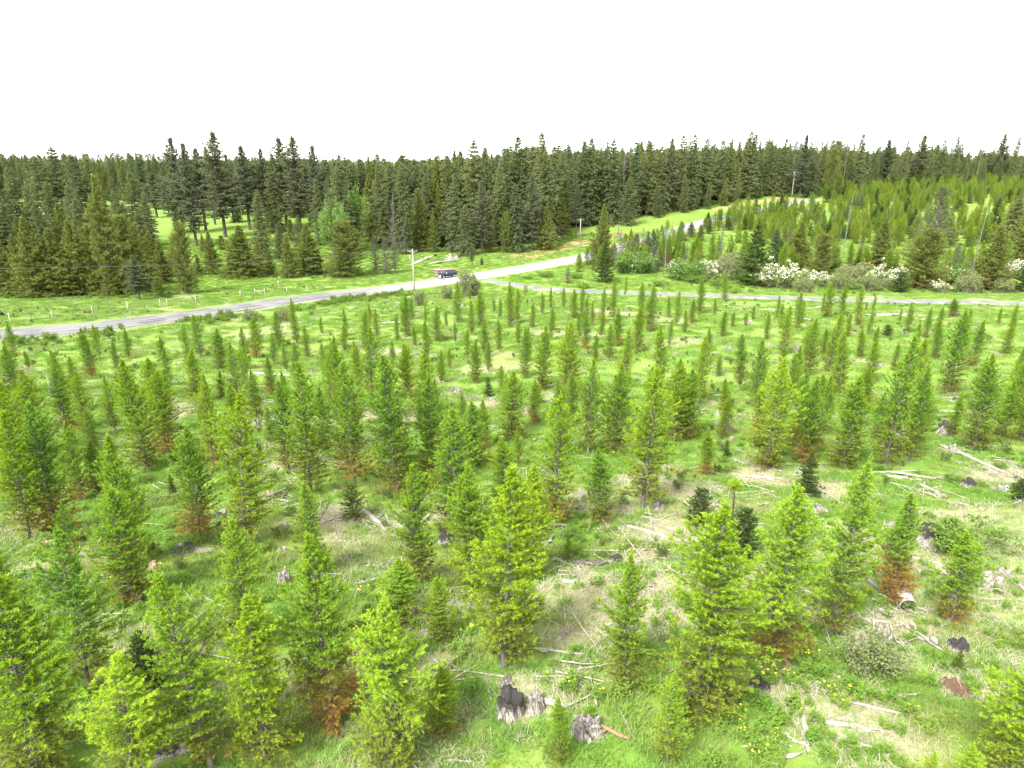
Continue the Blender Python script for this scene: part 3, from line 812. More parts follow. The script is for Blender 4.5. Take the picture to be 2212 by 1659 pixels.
# ---------------------------------------------------------------- young larches of the clearing: foot x, foot y, top y, rust height, width, tint
LARCH = nums('''
90,1690,1236,0,1.15 195,1490,1149,0,1.1 285,1300,1060,0.12,1.1 290,1715,1416,0,1.35,0.75 457,1656,1233,0.15,1.0,0.1 540,1400,1113,0,0.95,0.3 573,1645,1296,0,1.25,0.1
717,1562,1163,0.34,0.95 680,1240,1043,0,1.0,0.1 847,1653,1293,0,1.15,0.55 861,1350,1209,0,1.35,0.3 954,1386,1249,0,0.95,0.2 954,1586,1443,0.15,1.0,0.1 1087,1439,1006,0,1.2,0.12
1020,1270,1006,0,1.1,0.1 1144,1249,1003,0,1.1,0.1 904,1256,1003,0.05,0.95 1347,1482,1206,0,0.85,0.05 1210,1645,1499,0.05,0.8,0.1 1227,1213,1159,0,0.9 1441,1650,1453,0,0.8,0.3
1521,1529,1097,0,1.25 1671,1419,1043,0.2,1.1,0.25 1795,1373,997,0.1,0.95,0.15 1918,1306,1060,0.52,1.05,0.1 2055,1346,1153,0.28,1.25,0.15 2190,1700,1415,0,1.4,0.1 1990,1760,1626,0,0.8,0.6
2060,1765,1600,0,0.8,0.5 1068,1775,1636,0,0.7,0.7
66,1165,890,0.15,1.0 85,975,800,0,1.1 125,1150,870,0.33,1.0 175,1080,913,0.25,0.8 207,975,883,0,0.9 215,1065,950,0,0.95 290,1220,935,0.32,1.05 322,1017,773,0,0.95,0.05
62,793,757,0,0.8 253,800,735,0,0.9 353,780,727,0,1.0 335,863,780,0,0.9 160,848,770,0.4,0.8 132,835,777,0,0.9 250,933,813,0.1,0.85 420,868,753,0,1.2,0.05 463,1015,827,0.3,1.0,0.1
433,1160,923,0.33,0.95 517,880,740,0.33,1.05,0.1 537,850,750,0,0.7 530,1175,853,0.05,1.05 555,907,800,0,1.05 625,1015,823,0.15,0.85 672,1065,780,0.05,1.0,0.08 592,787,720,0,0.85 620,803,743,0,0.85
665,773,703,0.15,0.8 641,740,643,0.05,0.95 695,720,683,0,0.7 735,900,727,0,1.0
767,1053,780,0.35,1.05 803,863,707,0.25,1.1 860,1067,763,0.1,0.95 877,820,743,0,0.9 933,1050,810,0.25,0.85 922,783,690,0,1.0 950,987,820,0.5,0.8 953,827,757,0,1.0 970,797,750,0,0.9
983,1157,883,0,1.15 1027,1007,867,0,1.15 1010,773,710,0,0.9 1027,827,733,0,0.95 1047,773,687,0,1.05 1055,803,737,0.15,0.9 1079,760,690,0,0.9 1085,853,790,0,1.2,0.1 1104,950,803,0,1.3,0.2
1134,817,707,0,0.95 1170,843,703,0.1,1.05 1197,1140,853,0.32,0.95,0.1 1160,873,830,0.1,1.5 1230,867,697,0.1,1.1,0.1 1270,980,777,0,0.95 1324,977,787,0.05,1.05,0.1 1387,1097,793,0.05,1.2,0.12
1407,860,793,0,1.1 1297,1127,967,0.1,1.0 1090,1090,947,0,1.05,0.2 1457,950,777,0.1,1.2,0.1 1350,827,710,0,1.0 1317,780,700,0,1.0 1284,783,720,0,0.9 1190,667,620,0,0.8 1424,840,703,0,1.0,0.1
879,727,634,0,1.0 814,733,667,0,0.9 859,740,677,0,0.8 920,694,657,0,0.7 945,737,660,0,1.1 964,707,670,0,0.9 989,697,607,0,1.0 984,740,694,0,0.9 1019,724,647,0,1.0 1039,704,630,0,1.1
1014,647,614,0,0.8 1067,674,644,0,0.8 1080,687,644,0.1,0.9 1104,707,610,0,0.9 1117,697,624,0,1.0 1134,640,614,0,0.8 1172,680,630,0,0.9 1217,667,620,0,0.9 1240,687,624,0,1.1
1256,680,607,0,0.8 1267,687,640,0,1.0 1279,704,650,0.5,0.9 1300,697,620,0,0.9 1324,694,597,0,1.0 1350,640,594,0,0.7 1384,690,610,0,0.8 1404,717,617,0,1.1 1444,687,640,0,0.9 1460,704,627,0,0.9
1190,734,664,0,0.8 1260,707,667,0,0.9 1377,760,657,0,0.9 897,747,704,0,0.9
1510,677,600,0,1.0 1479,720,667,0,1.0 1565,650,587,0,1.1 1561,727,670,0.1,0.9 1543,680,644,0,0.8 1581,707,670,0,0.9 1610,704,674,0,0.9 1626,690,660,0.1,0.8 1598,823,720,0.1,0.9 1655,734,674,0,0.9
1678,690,637,0,0.9 1688,767,660,0,1.1,0.1 1721,717,630,0,1.0 1731,697,647,0,0.7 1631,880,734,0,1.0 1785,687,610,0,1.1 1776,674,630,0,0.7 1818,680,614,0.05,0.9 1851,704,617,0,0.9
1830,727,674,0.1,0.9 1875,724,667,0,0.8 1886,674,637,0,0.8 1870,670,650,0,0.7 1745,810,687,0.05,1.1 1788,803,674,0.15,1.0 1810,850,717,0.1,0.9 1858,774,710,0.1,0.9 1888,750,704,0,1.0
1943,697,667,0,0.9 1998,730,664,0.1,0.9 2058,684,644,0.3,1.9 1975,757,694,0,0.9 1911,1007,723,0,1.0,0.05 1965,997,797,0.05,0.95 1985,810,730,0,1.0 2048,850,670,0.1,1.0 2085,740,667,0,1.1
2156,700,664,0.3,1.1 2188,707,680,0.2,1.0 2171,767,700,0,1.0 2110,754,714,0,0.8 2105,970,767,0.05,1.0 2158,950,823,0,1.0 2205,953,830,0.1,1.0 1655,1013,773,0.1,1.05,0.35 1705,877,763,0,1.0
1738,1003,813,0.3,0.95,0.1 1821,1010,810,0,1.05 1865,877,790,0,1.0 1875,830,733,0,0.9 1525,1027,923,0.35,0.85 1563,887,817,0,0.9 1551,813,763,0.1,0.9 1511,877,727,0,0.95,0.05 1485,947,797,0.1,1.05,0.1
1930,800,740,0,0.8 2020,775,690,0,0.9 2120,830,770,0,0.8 1690,800,745,0,0.9 770,800,735,0,0.8 745,760,700,0,0.8 700,800,740,0,0.8 390,740,715,0,0.7 480,860,800,0,0.8 585,960,880,0.2,0.8
30,1060,930,0.2,0.9 15,975,890,0,1.0 150,1210,1080,0.4,0.8 10,1300,1180,0,0.9 765,960,820,0,0.8 1000,940,850,0.1,0.8 1350,920,830,0,0.9 1120,1010,930,0.1,0.8 905,930,850,0,0.7 1530,760,710,0,0.8
''')
_fr = np.random.default_rng(5)
_t = 0
_n0 = len(LARCH)
while len(LARCH) < _n0 + 78 and _t < 6000:
    _t += 1
    x_, y_ = _fr.uniform(5, 2205), 690 + 330 * _fr.uniform() ** 1.3
    if y_ < 700 and x_ < 700 or x_ < 560 and y_ < 770: continue
    if min(math.hypot((x_ - e[0]) / 1.0, (y_ - e[1]) * 1.8) for e in LARCH) < 30 + (y_ - 690) * 0.10: continue
    LARCH.append([x_, y_, y_ - np.interp(y_, [690, 800, 1020], [56, 95, 175]) * _fr.uniform(0.62, 1.12), float(_fr.choice([0, 0, 0.1, 0.3])), _fr.uniform(0.85, 1.15)])
items = []
for e in LARCH:
    hpx = e[1] - e[2]; rel = hpx / max(60, (e[1] - 600) * 0.36 + 55)
    size = 'tall' if rel > 1.12 else 'short' if rel < 0.6 else 'middling'
    tint = e[5] if len(e) > 5 else 0
    colour = 'lime-yellow' if tint > 0.45 else 'bright green' if tint > 0.09 else 'broad green' if e[4] > 1.12 else 'slim green' if e[4] < 0.86 else 'green'
    items.append((e[0], e[1], f'{size} {colour}', 'rusty at the foot' if e[3] > 0.2 else ''))
labs = landmark_labels(items, 'young larch')
LARCH_P = []
for e, lab in zip(LARCH, labs):
    P = G(e[0], e[1]) if e[1] < 1700 or True else None
    h = height_for(P, e[2])
    LARCH_P.append(P)
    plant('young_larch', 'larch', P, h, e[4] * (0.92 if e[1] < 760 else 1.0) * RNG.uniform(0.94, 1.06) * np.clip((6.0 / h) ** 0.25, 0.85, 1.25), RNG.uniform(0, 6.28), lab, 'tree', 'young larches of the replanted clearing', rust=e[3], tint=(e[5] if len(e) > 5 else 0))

# small dark firs of the clearing: foot x, foot y, top y, width, tint, label
for x, y, t, w, ti, lab in [
        (322, 1490, 1362, 1.15, 0.05, 'dark bushy fir among tall bright larches near the bottom left corner'), (67, 1346, 1288, 0.9, 0, 'small dark fir beneath the tall larches at the left edge'),
        (293, 1293, 1226, 0.9, 0, 'small dark fir half hidden behind the bushy larch at left'), (1741, 1070, 978, 1.0, 0, 'round dark fir with dense skirt below the rusty-footed larch'),
        (1601, 1206, 1100, 0.85, 0, 'small dark fir with a thin leader beside the lollipop sapling'), (1508, 1137, 1056, 0.95, 0.05, 'small dark fir beside the bleached branch tangle'),
        (1568, 988, 950, 0.8, 0, 'little dark fir above the line of pale slash'), (1055, 857, 815, 0.85, 0, 'tiny dark fir standing alone in the middle of the clearing'),
        (1915, 727, 702, 1.3, 0, 'squat dark fir in the upper clearing below the gravel track'), (763, 1120, 1045, 0.9, 0.85, 'stubby yellow-green fir at the foot of a rusty larch'),
        (2200, 1085, 1035, 1.2, 0.1, 'dark fir bush cut by the right edge of the picture'), (1130, 1145, 1075, 0.8, 0, 'narrow dark fir squeezed behind the big central larch'),
        (379, 1000, 968, 1.0, 0, 'small dark fir left of the rusty-footed larch pair'), (373, 1065, 1025, 0.9, 0.05, 'small dark fir above a grey stump in the left clearing'),
        (1745, 960, 900, 1.1, 0, 'dark fir hidden behind the rusty-footed larch'), (1640, 960, 915, 1.2, 0, 'dark fir behind the lime larch with sparse limbs'), (1795, 830, 812, 1.2, 0.1, 'tiny dark fir beside a thin larch trunk'),
        (1139, 655, 645, 1.0, 0, 'tiny fir seedling near the far edge of the clearing'), (1855, 760, 745, 1.3, 0, 'low dark fir under a slim larch in the upper clearing'), (800, 1390, 1310, 0.8, 0, 'dark fir in the gap behind the yellow-lime larch'),
        (2068, 1445, 1405, 1.1, 0.6, 'small olive fir seedling beside a burnt hollow stump'), (1785, 880, 850, 1.0, 0, 'small dark fir beside the thin-stemmed larch')]:
    P = G(x, y)
    plant('young_fir', 'fir_small', P, height_for(P, t), w * 1.0, RNG.uniform(0, 6.28), lab, 'tree', 'small firs among the larches', tint=ti)

# lollipop sapling
P = G(1580, 1123); hs = height_for(P, 1036)
root = ob('bare_stem_sapling', None, loc=P); tag(root, 'thin bare-stemmed sapling with a small yellow-green lollipop crown', 'tree')
mb = MB().tube([(0, 0, -0.2), (0.02, 0, hs * 0.4), (-0.02, 0, hs * 0.75), (0.03, 0.02, hs * 0.97)], [0.05, 0.04, 0.03, 0.012], 6)
ob('trunk', mb.mesh('sapling_trunk', M['bark_dark'], True), root)
cr = ob('crown', K['larch'][0]['crown'], root, loc=(0, 0, hs * 0.74), scale=(0.36, 0.36, hs * 0.30 / 6)); cr['tint'] = 0.8

# ---------------------------------------------------------------- belt behind the gravel track and beside the main road
BELT = [  # kind, foot x, foot y, top y, width, rust, tint, name, label
    ('olive', 1300, 573, 443, 0.62, 0, 0.0, 'roadside_cedar', 'tall olive conifer beside the main road, a dark fir at its foot'),
    ('fir_small', 1305, 610, 520, 0.75, 0, 0.0, 'dark_fir', 'dark pointed fir in front of the tall olive roadside conifer'),
    ('fir_small', 1625, 617, 485, 0.98, 0, 0.0, 'dark_fir', 'broad dark fir behind the gravel track, left of the widest blossom bush'),
    ('fir', 1670, 573, 495, 1.6, 0, 0.0, 'dark_fir', 'narrow dark fir just right of the broad dark fir'),
    ('olive', 1721, 580, 480, 0.95, 0.1, 0, 'olive_cedar', 'broad olive conifer above the widest white blossom bush'),
    ('olive', 1772, 592, 508, 0.8, 0.1, 0, 'olive_cedar', 'olive conifer behind the smallest white blossom bush'),
    ('olive', 1898, 577, 473, 0.9, 0.15, 0.1, 'olive_cedar', 'greyish olive conifer between the two tall leaning snags'),
    ('olive', 1988, 623, 498, 0.85, 0.25, 0, 'olive_cedar', 'brown-olive conifer beside the low dark fir, right of the pale bare stems'),
    ('sparse', 2010, 557, 405, 1.6, 0.1, 0.0, 'tall_conifer', 'tall grey-green conifer on the hillside behind the leaning snag'),
    ('fir_small', 1941, 632, 588, 1.25, 0, 0.0, 'dark_fir', 'low dark fir at the right end of the white bush with bare stems'),
    ('olive', 2135, 627, 490, 0.95, 0.3, 0, 'olive_cedar', 'very broad brown-olive tree by the gravel track near the right edge'),
    ('fir', 2180, 540, 430, 1.8, 0, 0.3, 'tall_conifer', 'tall green conifer on the hillside behind the broad brown-olive tree'),
    ('fir_small', 2206, 630, 570, 0.9, 0, 0.0, 'dark_fir', 'dark fir at the right edge just above the gravel track'),
    ('olive', 2209, 575, 415, 0.8, 0, 0.2, 'olive_cedar', 'tall yellowish-olive conifer cut by the right edge'),
    ('sparse', 1372, 567, 505, 1.9, 0.3, 0, 'scrub_conifer', 'brownish scrub conifer just right of the main road, left of its twin'),
    ('sparse', 1397, 560, 500, 1.8, 0.3, 0, 'scrub_conifer', 'brownish scrub conifer, right-hand one of the roadside pair'),
    ('sparse', 1416, 575, 520, 1.7, 0.1, 0, 'scrub_conifer', 'low dark scrub conifer beside the grey dead brushy tree'),
    ('fir', 1470, 520, 478, 2.0, 0, 0.0, 'dark_fir', 'dark young fir below the road where it bends uphill'),
    ('fir', 1492, 512, 480, 2.1, 0, 0.0, 'dark_fir', 'second dark young fir below the uphill road'),
    ('fir', 1512, 520, 485, 2.0, 0, 0.1, 'dark_fir', 'third dark young fir below the uphill road'),
    ('fir', 1530, 505, 475, 2.0, 0, 0.0, 'dark_fir', 'rightmost dark young fir below the uphill road'),
    ('sparse', 1700, 560, 500, 1.3, 0.2, 0, 'scrub_conifer', 'thin brown conifer between the dark fir and the broad olive one'),
    ('sparse', 1855, 575, 520, 1.4, 0, 0, 'scrub_conifer', 'dark scrub conifer at the foot of the tall pale snag'),
    ('sparse', 2060, 600, 525, 1.3, 0.2, 0.2, 'scrub_conifer', 'greenish scrub conifer left of the dark leaning snag'),
    ('sparse', 1226, 612, 578, 1.5, 0.2, 0.0, 'scrub_conifer', 'small round conifer in the grass between road and gravel track'),
    ('pine', 1020, 577, 528, 1.0, 0, 0.3, 'small_pine', 'small lone pine in the verge right of the pickup'),
    ('fir', 1041, 572, 556, 2.0, 0, 0.2, 'fir_sapling', 'tiny fir sapling beside the small lone verge pine'),
    ('sparse', 812, 592, 508, 1.05, 0.1, 0.0, 'verge_pine', 'leftmost of three slim grey-green pines left of the utility pole'),
    ('sparse', 835, 592, 510, 0.95, 0.1, 0.0, 'verge_pine', 'middle of three slim grey-green pines left of the utility pole'),
    ('sparse', 854, 590, 506, 0.95, 0.15, 0.0, 'verge_pine', 'rightmost of three slim grey-green pines left of the utility pole'),
]
for kind, x, y, t, w, ru, ti, nm, lab in BELT:
    P = G(x, y)
    plant(nm, kind, P, height_for(P, t), w * (1.3 if kind == 'olive' else 1.1), RNG.uniform(0, 6.28), lab, 'tree', 'conifers along the road and gravel track', rust=ru, tint=ti)
DEAD = [  # kind, foot x,y, top y, width, lean, label
    ('snag', 1820, 557, 420, 0.8, 0.02, 0, 'tall pale bare snag with a tufted top behind the gravel track'),
    ('snag', 1978, 532, 453, 0.8, 0.03, 1, 'pale leaning snag on the hillside above the low dark fir'),
    ('snag', 2091, 627, 447, 0.7, 0.05, 1, 'long leaning snag rising left of the broad brown-olive tree'),
    ('dead', 1551, 572, 473, 0.7, 0.05, 1, 'grey spiky dead conifer left of the broad dark fir'),
    ('dead', 1337, 585, 487, 0.75, 0.0, 0, 'grey dead conifer by the road right of the tall olive conifer'),
    ('snag', 1436, 585, 480, 0.9, -0.02, 0, 'thin grey snag above the brushy dead tree'),
    ('dead', 1415, 588, 540, 1.5, 0.05, 0, 'brushy grey dead tree spreading low beside the thin snag'),
    ('dead', 1479, 572, 525, 1.0, 0.1, 1, 'small grey dead tree left of the first blossom bush'),
    ('dead', 75, 500, 388, 0.9, 0.0, 0, 'bushy grey dead tree in front of the dark firs at far left'),
    ('dead', 175, 520, 385, 0.8, 0.0, 1, 'grey dead tree with bare trunk below the tall dark fir pair'),
    ('snag', 337, 470, 392, 0.6, 0.0, 1, 'thin bare trunk left of the tall pines, left of two'),
    ('snag', 355, 462, 380, 0.6, 0.0, 0, 'thin bare trunk left of the tall pines, right of two'),
    ('dead', 854, 548, 420, 0.6, 0.0, 0, 'grey dead conifer at the forest edge above the utility pole'),
    ('dead', 1063, 545, 490, 0.8, 0.0, 1, 'small grey dead tree at the forest edge above the small lone pine'),
    ('snag', 1377, 462, 368, 0.5, 0.0, 1, 'thin bare pole-like trunk at the forest edge above the road'),
    ('dead', 1344, 465, 308, 0.45, 0.0, 1, 'tall reddish-grey dead conifer in the forest edge above the road'),
    ('dead', 985, 545, 470, 0.9, 0.0, 0, 'pale drooping dead tree at the forest edge behind the pickup'),
    ('dead', 875, 550, 480, 0.8, 0.0, 0, 'grey bare-limbed tree at the forest edge, right of the utility pole'),
    ('snag', 2107, 395, 290, 0.5, 0.0, 1, 'wispy thin snag on the right skyline'), ('snag', 2031, 395, 295, 0.5, 0.02, 0, 'wispy leaning snag between two skyline firs at right'),
    ('snag', 1817, 425, 292, 0.4, 0.0, 1, 'thin dead spike on the skyline above the tall pale snag'), ('dead', 1335, 520, 470, 0.5, 0.0, 1, 'thin dead sapling on the verge right of the tall olive conifer')]
for kind, x, y, t, w, ln, va, lab in DEAD:
    P = G(x, y); plant('dead_tree', kind, P, height_for(P, t), w * (0.75 if kind == 'snag' else 1.0), RNG.uniform(-0.3, 0.3), lab, 'dead tree', 'grey dead trees and snags', lean=(0, ln), variant=va)
SHR = [  # kind, foot x, foot y, top y, width factor, label
    ('blossom', 1531, 603, 560, 1.05, 0, 'white-flowering bush right of the pale green shrub, left of the broad dark fir'), ('blossom', 1672, 622, 572, 1.15, 1, 'widest white-flowering bush, left half, beside the broad dark fir'),
    ('blossom', 1703, 622, 568, 1.1, 2, 'widest white-flowering bush, right half, below the broad olive conifer'), ('blossom', 1766, 620, 583, 0.9, 0, 'smallest white-flowering bush in front of the olive conifer'),
    ('blossom', 1912, 622, 575, 1.2, 1, 'white-flowering bush with pale bare stems beside the low dark fir'), ('blossom', 1950, 600, 575, 1.1, 2, 'white-flowering bush behind the low dark fir'),
    ('pale_leafy', 2040, 615, 572, 1.2, 1, 'pale leafy bush with sparse blossom right of the brown-olive conifer'), ('blossom', 2190, 600, 560, 1.2, 0, 'white-flowering bush beside the dark fir at the right edge'),
    ('pale_leafy', 2070, 600, 560, 1.1, 0, 'yellowish-green bush left of the long leaning snag'), ('blossom', 2028, 632, 606, 1.1, 2, 'low white-flowering bush close to the gravel track'),
    ('pale_leafy', 1364, 590, 540, 1.2, 0, 'pale green bush between two grey dead trees by the road'), ('pale_leafy', 1390, 590, 550, 1.1, 1, 'pale green bush left of the brushy dead tree'),
    ('pale_leafy', 1468, 602, 562, 1.2, 1, 'creamy-green flowering bush right of the thin grey snag'), ('pale_leafy', 1492, 605, 560, 1.2, 0, 'pale green bush left of the first white-flowering bush'),
    ('willow', 1575, 605, 540, 0.8, 0, 'grey-brown twiggy bush left of the broad dark fir'), ('willow', 1840, 612, 565, 1.3, 1, 'grey-green twiggy bush at the foot of the tall pale snag'), ('willow', 1815, 625, 590, 1.3, 0, 'low brownish twiggy bush right of the smallest blossom bush'),
    ('willow', 1872, 628, 590, 1.3, 0, 'low grey twiggy bush left of the pale bare stems'), ('willow', 2085, 632, 588, 1.2, 1, 'brownish twiggy bush under the long leaning snag'), ('willow', 1735, 632, 600, 1.2, 0, 'brown twiggy bush between two white-flowering bushes'),
    ('bush', 1550, 618, 600, 1.2, 0, 'low brown-green bush in front of the first white-flowering bush'), ('pale_leafy', 1800, 585, 555, 1.0, 0, 'green bush behind the smallest blossom bush'), ('willow', 2165, 632, 600, 1.3, 0, 'brown twiggy bush right of the broad brown-olive tree'),
    ('willow', 966, 646, 615, 0.95, 0, 'straw-coloured round willow bush by the road below the pickup'), ('willow', 1011, 640, 578, 0.65, 1, 'tall grey-green willow bush hiding the back of the pickup'), ('willow', 1024, 638, 598, 0.75, 0, 'grey willow stems right beside the tall willow bush'),
    ('willow', 905, 660, 625, 0.8, 1, 'small thin bush right beside the utility pole'), ('bush', 1500, 610, 590, 1.4, 1, 'low green bush in front of the pale green bush'),
    ('bush', 1178, 598, 585, 1.3, 0, 'low green bush on the bank below the main road'), ('bush', 1140, 603, 595, 1.6, 1, 'flat green bush left on the bank below the main road'), ('bush', 1330, 610, 598, 1.4, 0, 'low bush right of the dark pointed fir'),
    ('bush', 1262, 622, 611, 1.6, 0, 'flat bush in the grass left of the dark pointed fir'), ('bush', 1245, 602, 590, 1.3, 1, 'low bush in the grass left of the small round conifer'), ('willow', 545, 695, 668, 1.3, 0, 'brushy pale dead shrub below the main road at left'),
    ('willow', 610, 695, 662, 1.0, 1, 'pale twiggy shrub right of the brushy dead one below the road'), ('bush', 1430, 618, 606, 1.7, 0, 'flat dark bush in the grass below the brushy dead tree'),
    ('willow', 1880, 1450, 1370, 1.2, 0, 'loose grey-green bush between slash sticks at lower right'), ('bush', 2100, 1190, 1130, 1.2, 0, 'green bush beside the burnt dark stump on the right'), ('willow', 1935, 1230, 1180, 0.8, 1, 'thin brown bush at the foot of the orange-skirted larch')]
for kind, x, y, t, w, va, lab in SHR:
    P = G(x, y); plant_shrub('blossom_bush' if kind == 'blossom' else 'leafy_bush' if kind == 'pale_leafy' else 'twiggy_bush' if kind == 'willow' else 'low_bush', kind, P, max(0.5, height_for(P, t)), w, RNG.uniform(0, 6.28), lab, 'bush', 'bushes along road and gravel track', variant=va % len(S[kind]))
for x, y, t, w, lab in [(769, 540, 428, 0.75, 'fresh green broadleaf tree at the forest edge, taller of two'), (727, 560, 462, 0.75, 'fresh green broadleaf tree left of its taller twin')]:
    P = G(x, y); plant_shrub('broadleaf_tree', 'leafy_tree', P, height_for(P, t), w, RNG.uniform(0, 6), lab, 'tree', 'broadleaf trees at the forest edge', tint=0.25)

# ---------------------------------------------------------------- mature conifers: foot x, foot y, top y, width, kind letter
KINDS = {'f': ('fir', 'tall_fir'), 'p': ('pine', 'tall_pine'), 'o': ('olive', 'olive_cedar')}
MATURE = '''
o15,640,500,.9 o50,628,508,.9 o85,642,472,1.05 o130,640,495,1.1 o175,638,478,1.05 o215,628,490,.8 o247,636,382,.55 o240,640,560,.9 o270,636,540,.9 o310,632,488,.85 p302,648,553,1.3 o405,634,488,.62 o355,612,520,.8 o460,592,500,1.0 o527,598,488,1.5 o627,600,505,1.0 o670,592,486,1.15 o690,592,540,.8 o585,595,535,.9 o500,596,545,.8
o20,600,455,.8 o60,590,470,.9 f105,585,440,1.2 o150,580,440,.8 f190,590,430,1.1 o228,600,455,.8 f255,590,440,1.1 o280,600,470,.8 f318,585,450,1.1 o335,600,500,.9 f40,560,410,1.1 f85,555,400,1.1 f235,545,400,1.0 f175,560,400,1.0 f130,555,395,1.0 f5,540,360,1.0 o380,598,530,.9 f330,540,420,1.0 f270,560,410,1.0 o562,585,520,.9 f650,560,470,1.2 f610,565,480,1.2 o345,640,600,.8 f570,560,413,1.1 f693,530,388,.9 o750,598,482,1.0 o430,594,550,.8
f14,575,333,1.1 f110,520,338,1.15 f150,518,320,1.1 f192,528,337,1.15 f55,545,362,1.0 f215,500,342,1.0 f262,520,383,.9 f306,534,372,1.0 f30,600,420,1.1 f285,560,440,1.0
p397,505,300,1.0 p425,532,312,.95 p445,498,322,1.0 p487,512,287,.95 p540,496,317,1.0 p580,495,323,1.0 p650,503,297,1.15 p620,492,300,1.0 p690,505,317,1.0 p505,480,335,.9 p465,485,318,.9 f600,500,345,1.0 p715,500,350,1.0 p340,470,345,1.0 f365,462,360,1.0 p415,465,330,1.0 f455,455,350,1.1 p525,462,338,1.0 f555,470,350,1.1 p600,465,335,1.0 f635,470,350,1.1 p668,475,345,1.0 f700,480,360,1.1 f480,470,400,1.2 f515,480,420,1.2 o560,490,450,.9 f590,505,455,1.2 o630,520,475,.8 f380,490,430,1.1 o440,545,505,.9 o480,540,510,.9 f705,520,440,1.1 o600,530,495,.9
f745,545,350,1.0 o804,525,377,.6 f827,540,350,.9 f850,530,348,.9 f876,548,353,.9 o909,542,408,.6 f926,535,377,.9 f948,530,338,.9 f972,535,337,.9 f985,545,383,.9 f1007,552,445,1.1 f1027,535,305,.85 p1041,548,393,.8 f1049,535,327,.9 f1080,538,357,1.0
f1090,530,320,.9 f1118,525,295,.85 f1114,545,398,1.0 p1149,542,378,.8 f1168,530,288,.85 f1176,532,330,1.0 o1210,512,387,.55 f1195,512,317,.85 f1212,505,330,.9 p1244,514,392,.6 f1257,490,305,.85 f1272,488,299,.9 f1286,482,322,.9 f1304,482,323,.9 f1319,484,302,1.0 f1357,488,382,.95
f1367,470,306,.85 f1397,465,306,.9 f1422,462,316,.9 p1442,458,300,.85 f1465,455,292,.9 f1490,452,290,.85 f1500,452,345,.9 f1517,445,300,.9 f1550,440,303,.95 f1585,437,345,.9 f1610,430,284,.85 f1620,430,290,.9 f1655,424,303,1.0 f1685,424,300,.8 f1672,424,318,.9 p1727,428,293,.8 f1700,424,330,.9
f1748,426,327,.9 f1768,422,314,.9 o1790,424,324,.6 o1808,428,380,.7 f1846,420,290,.8 f1862,418,325,.9 p1905,408,303,1.2 f1945,408,304,.7 p1980,402,293,1.2 f2025,400,303,1.0 f2052,400,294,.8 p2152,390,290,1.2 f2183,392,296,.9 f2209,395,308,1.0 f1925,412,350,.9 f2003,405,345,.9 f2080,404,350,1.0 f2115,402,340,.9 f1885,412,340,.9 f1830,420,345,.9
o1562,445,390,.7 f1590,442,400,1.0 f1528,452,395,.9 o1640,428,385,.6 f1422,470,410,.8 p1415,472,395,.7 f1475,460,380,.9 o1060,545,470,.6 o938,545,450,.6 o1095,546,460,.6 o1180,540,440,.6
'''
mt = []
for tok in MATURE.split():
    mt.append((tok[0], *[float(a) for a in tok[1:].split(',')]))
MLM = [(140, 330, 'the twin dark firs at far left'), (302, 600, 'the small pale pine by the meadow'), (405, 590, 'the lone olive tree showing its trunk'), (485, 400, 'the tallest pine on the left skyline'), (645, 400, 'the double-topped tall pine'),
       (527, 560, 'the wide dome-shaped olive tree'), (769, 480, 'the fresh green broadleaf tree'), (895, 500, 'the utility pole by the pickup'), (1007, 500, 'the front blue-green fir behind the pickup'), (1149, 470, 'the bare-trunked pine at forest edge'),
       (1168, 300, 'the highest spire above the pickup bend'), (1253, 490, 'the middle utility pole'), (1357, 440, 'the rounded fir on the road bank'), (1465, 350, 'the dark firs above the uphill road'), (1712, 395, 'the farthest utility pole'),
       (1610, 290, 'the double spire on the skyline'), (1833, 400, 'the tall pale snag'), (1980, 330, 'the broad skyline pine at right'), (2152, 330, 'the broad pine in the top right'), (20, 560, 'the left edge of the forest'), (693, 440, 'the brownish fir beside the broadleaf tree'), (247, 500, 'the tall olive spire at left')]
_save = LANDMARKS; LANDMARKS = MLM
mi = []
for kind, x, y, t, w in mt:
    noun = {'f': 'fir', 'p': 'pine', 'o': 'olive-green conifer'}[kind]
    size = 'tall' if (y - t) > 150 else 'low' if (y - t) < 75 else 'mid-height'
    mi.append((x, (y + t) / 2, f"{size} {'dark fir-like' if kind == 'f' else 'grey-green pine' if kind == 'p' else 'olive'}".replace(' pine', ' tufted'), noun))
labs = landmark_labels([(a, b, c_, '') for a, b, c_, d in mi], 'conifer')
LANDMARKS = _save
MAT_P = []
for (kind, x, y, t, w), lab in zip(mt, labs):
    P = G(x, y); h = height_for(P, t); kk, nm = KINDS[kind]; MAT_P.append(P)
    plant(nm, kk, P, h, w * RNG.uniform(0.82, 1.22) * (1.15 if kk == 'pine' else 1.05), RNG.uniform(0, 6.28), lab, 'tree', 'mature conifers of the forest edge', rust=(RNG.uniform(0.0, 0.08) if kind == 'o' else 0), tint=RNG.uniform(0, 0.25))
MAT_P = np.array(MAT_P)

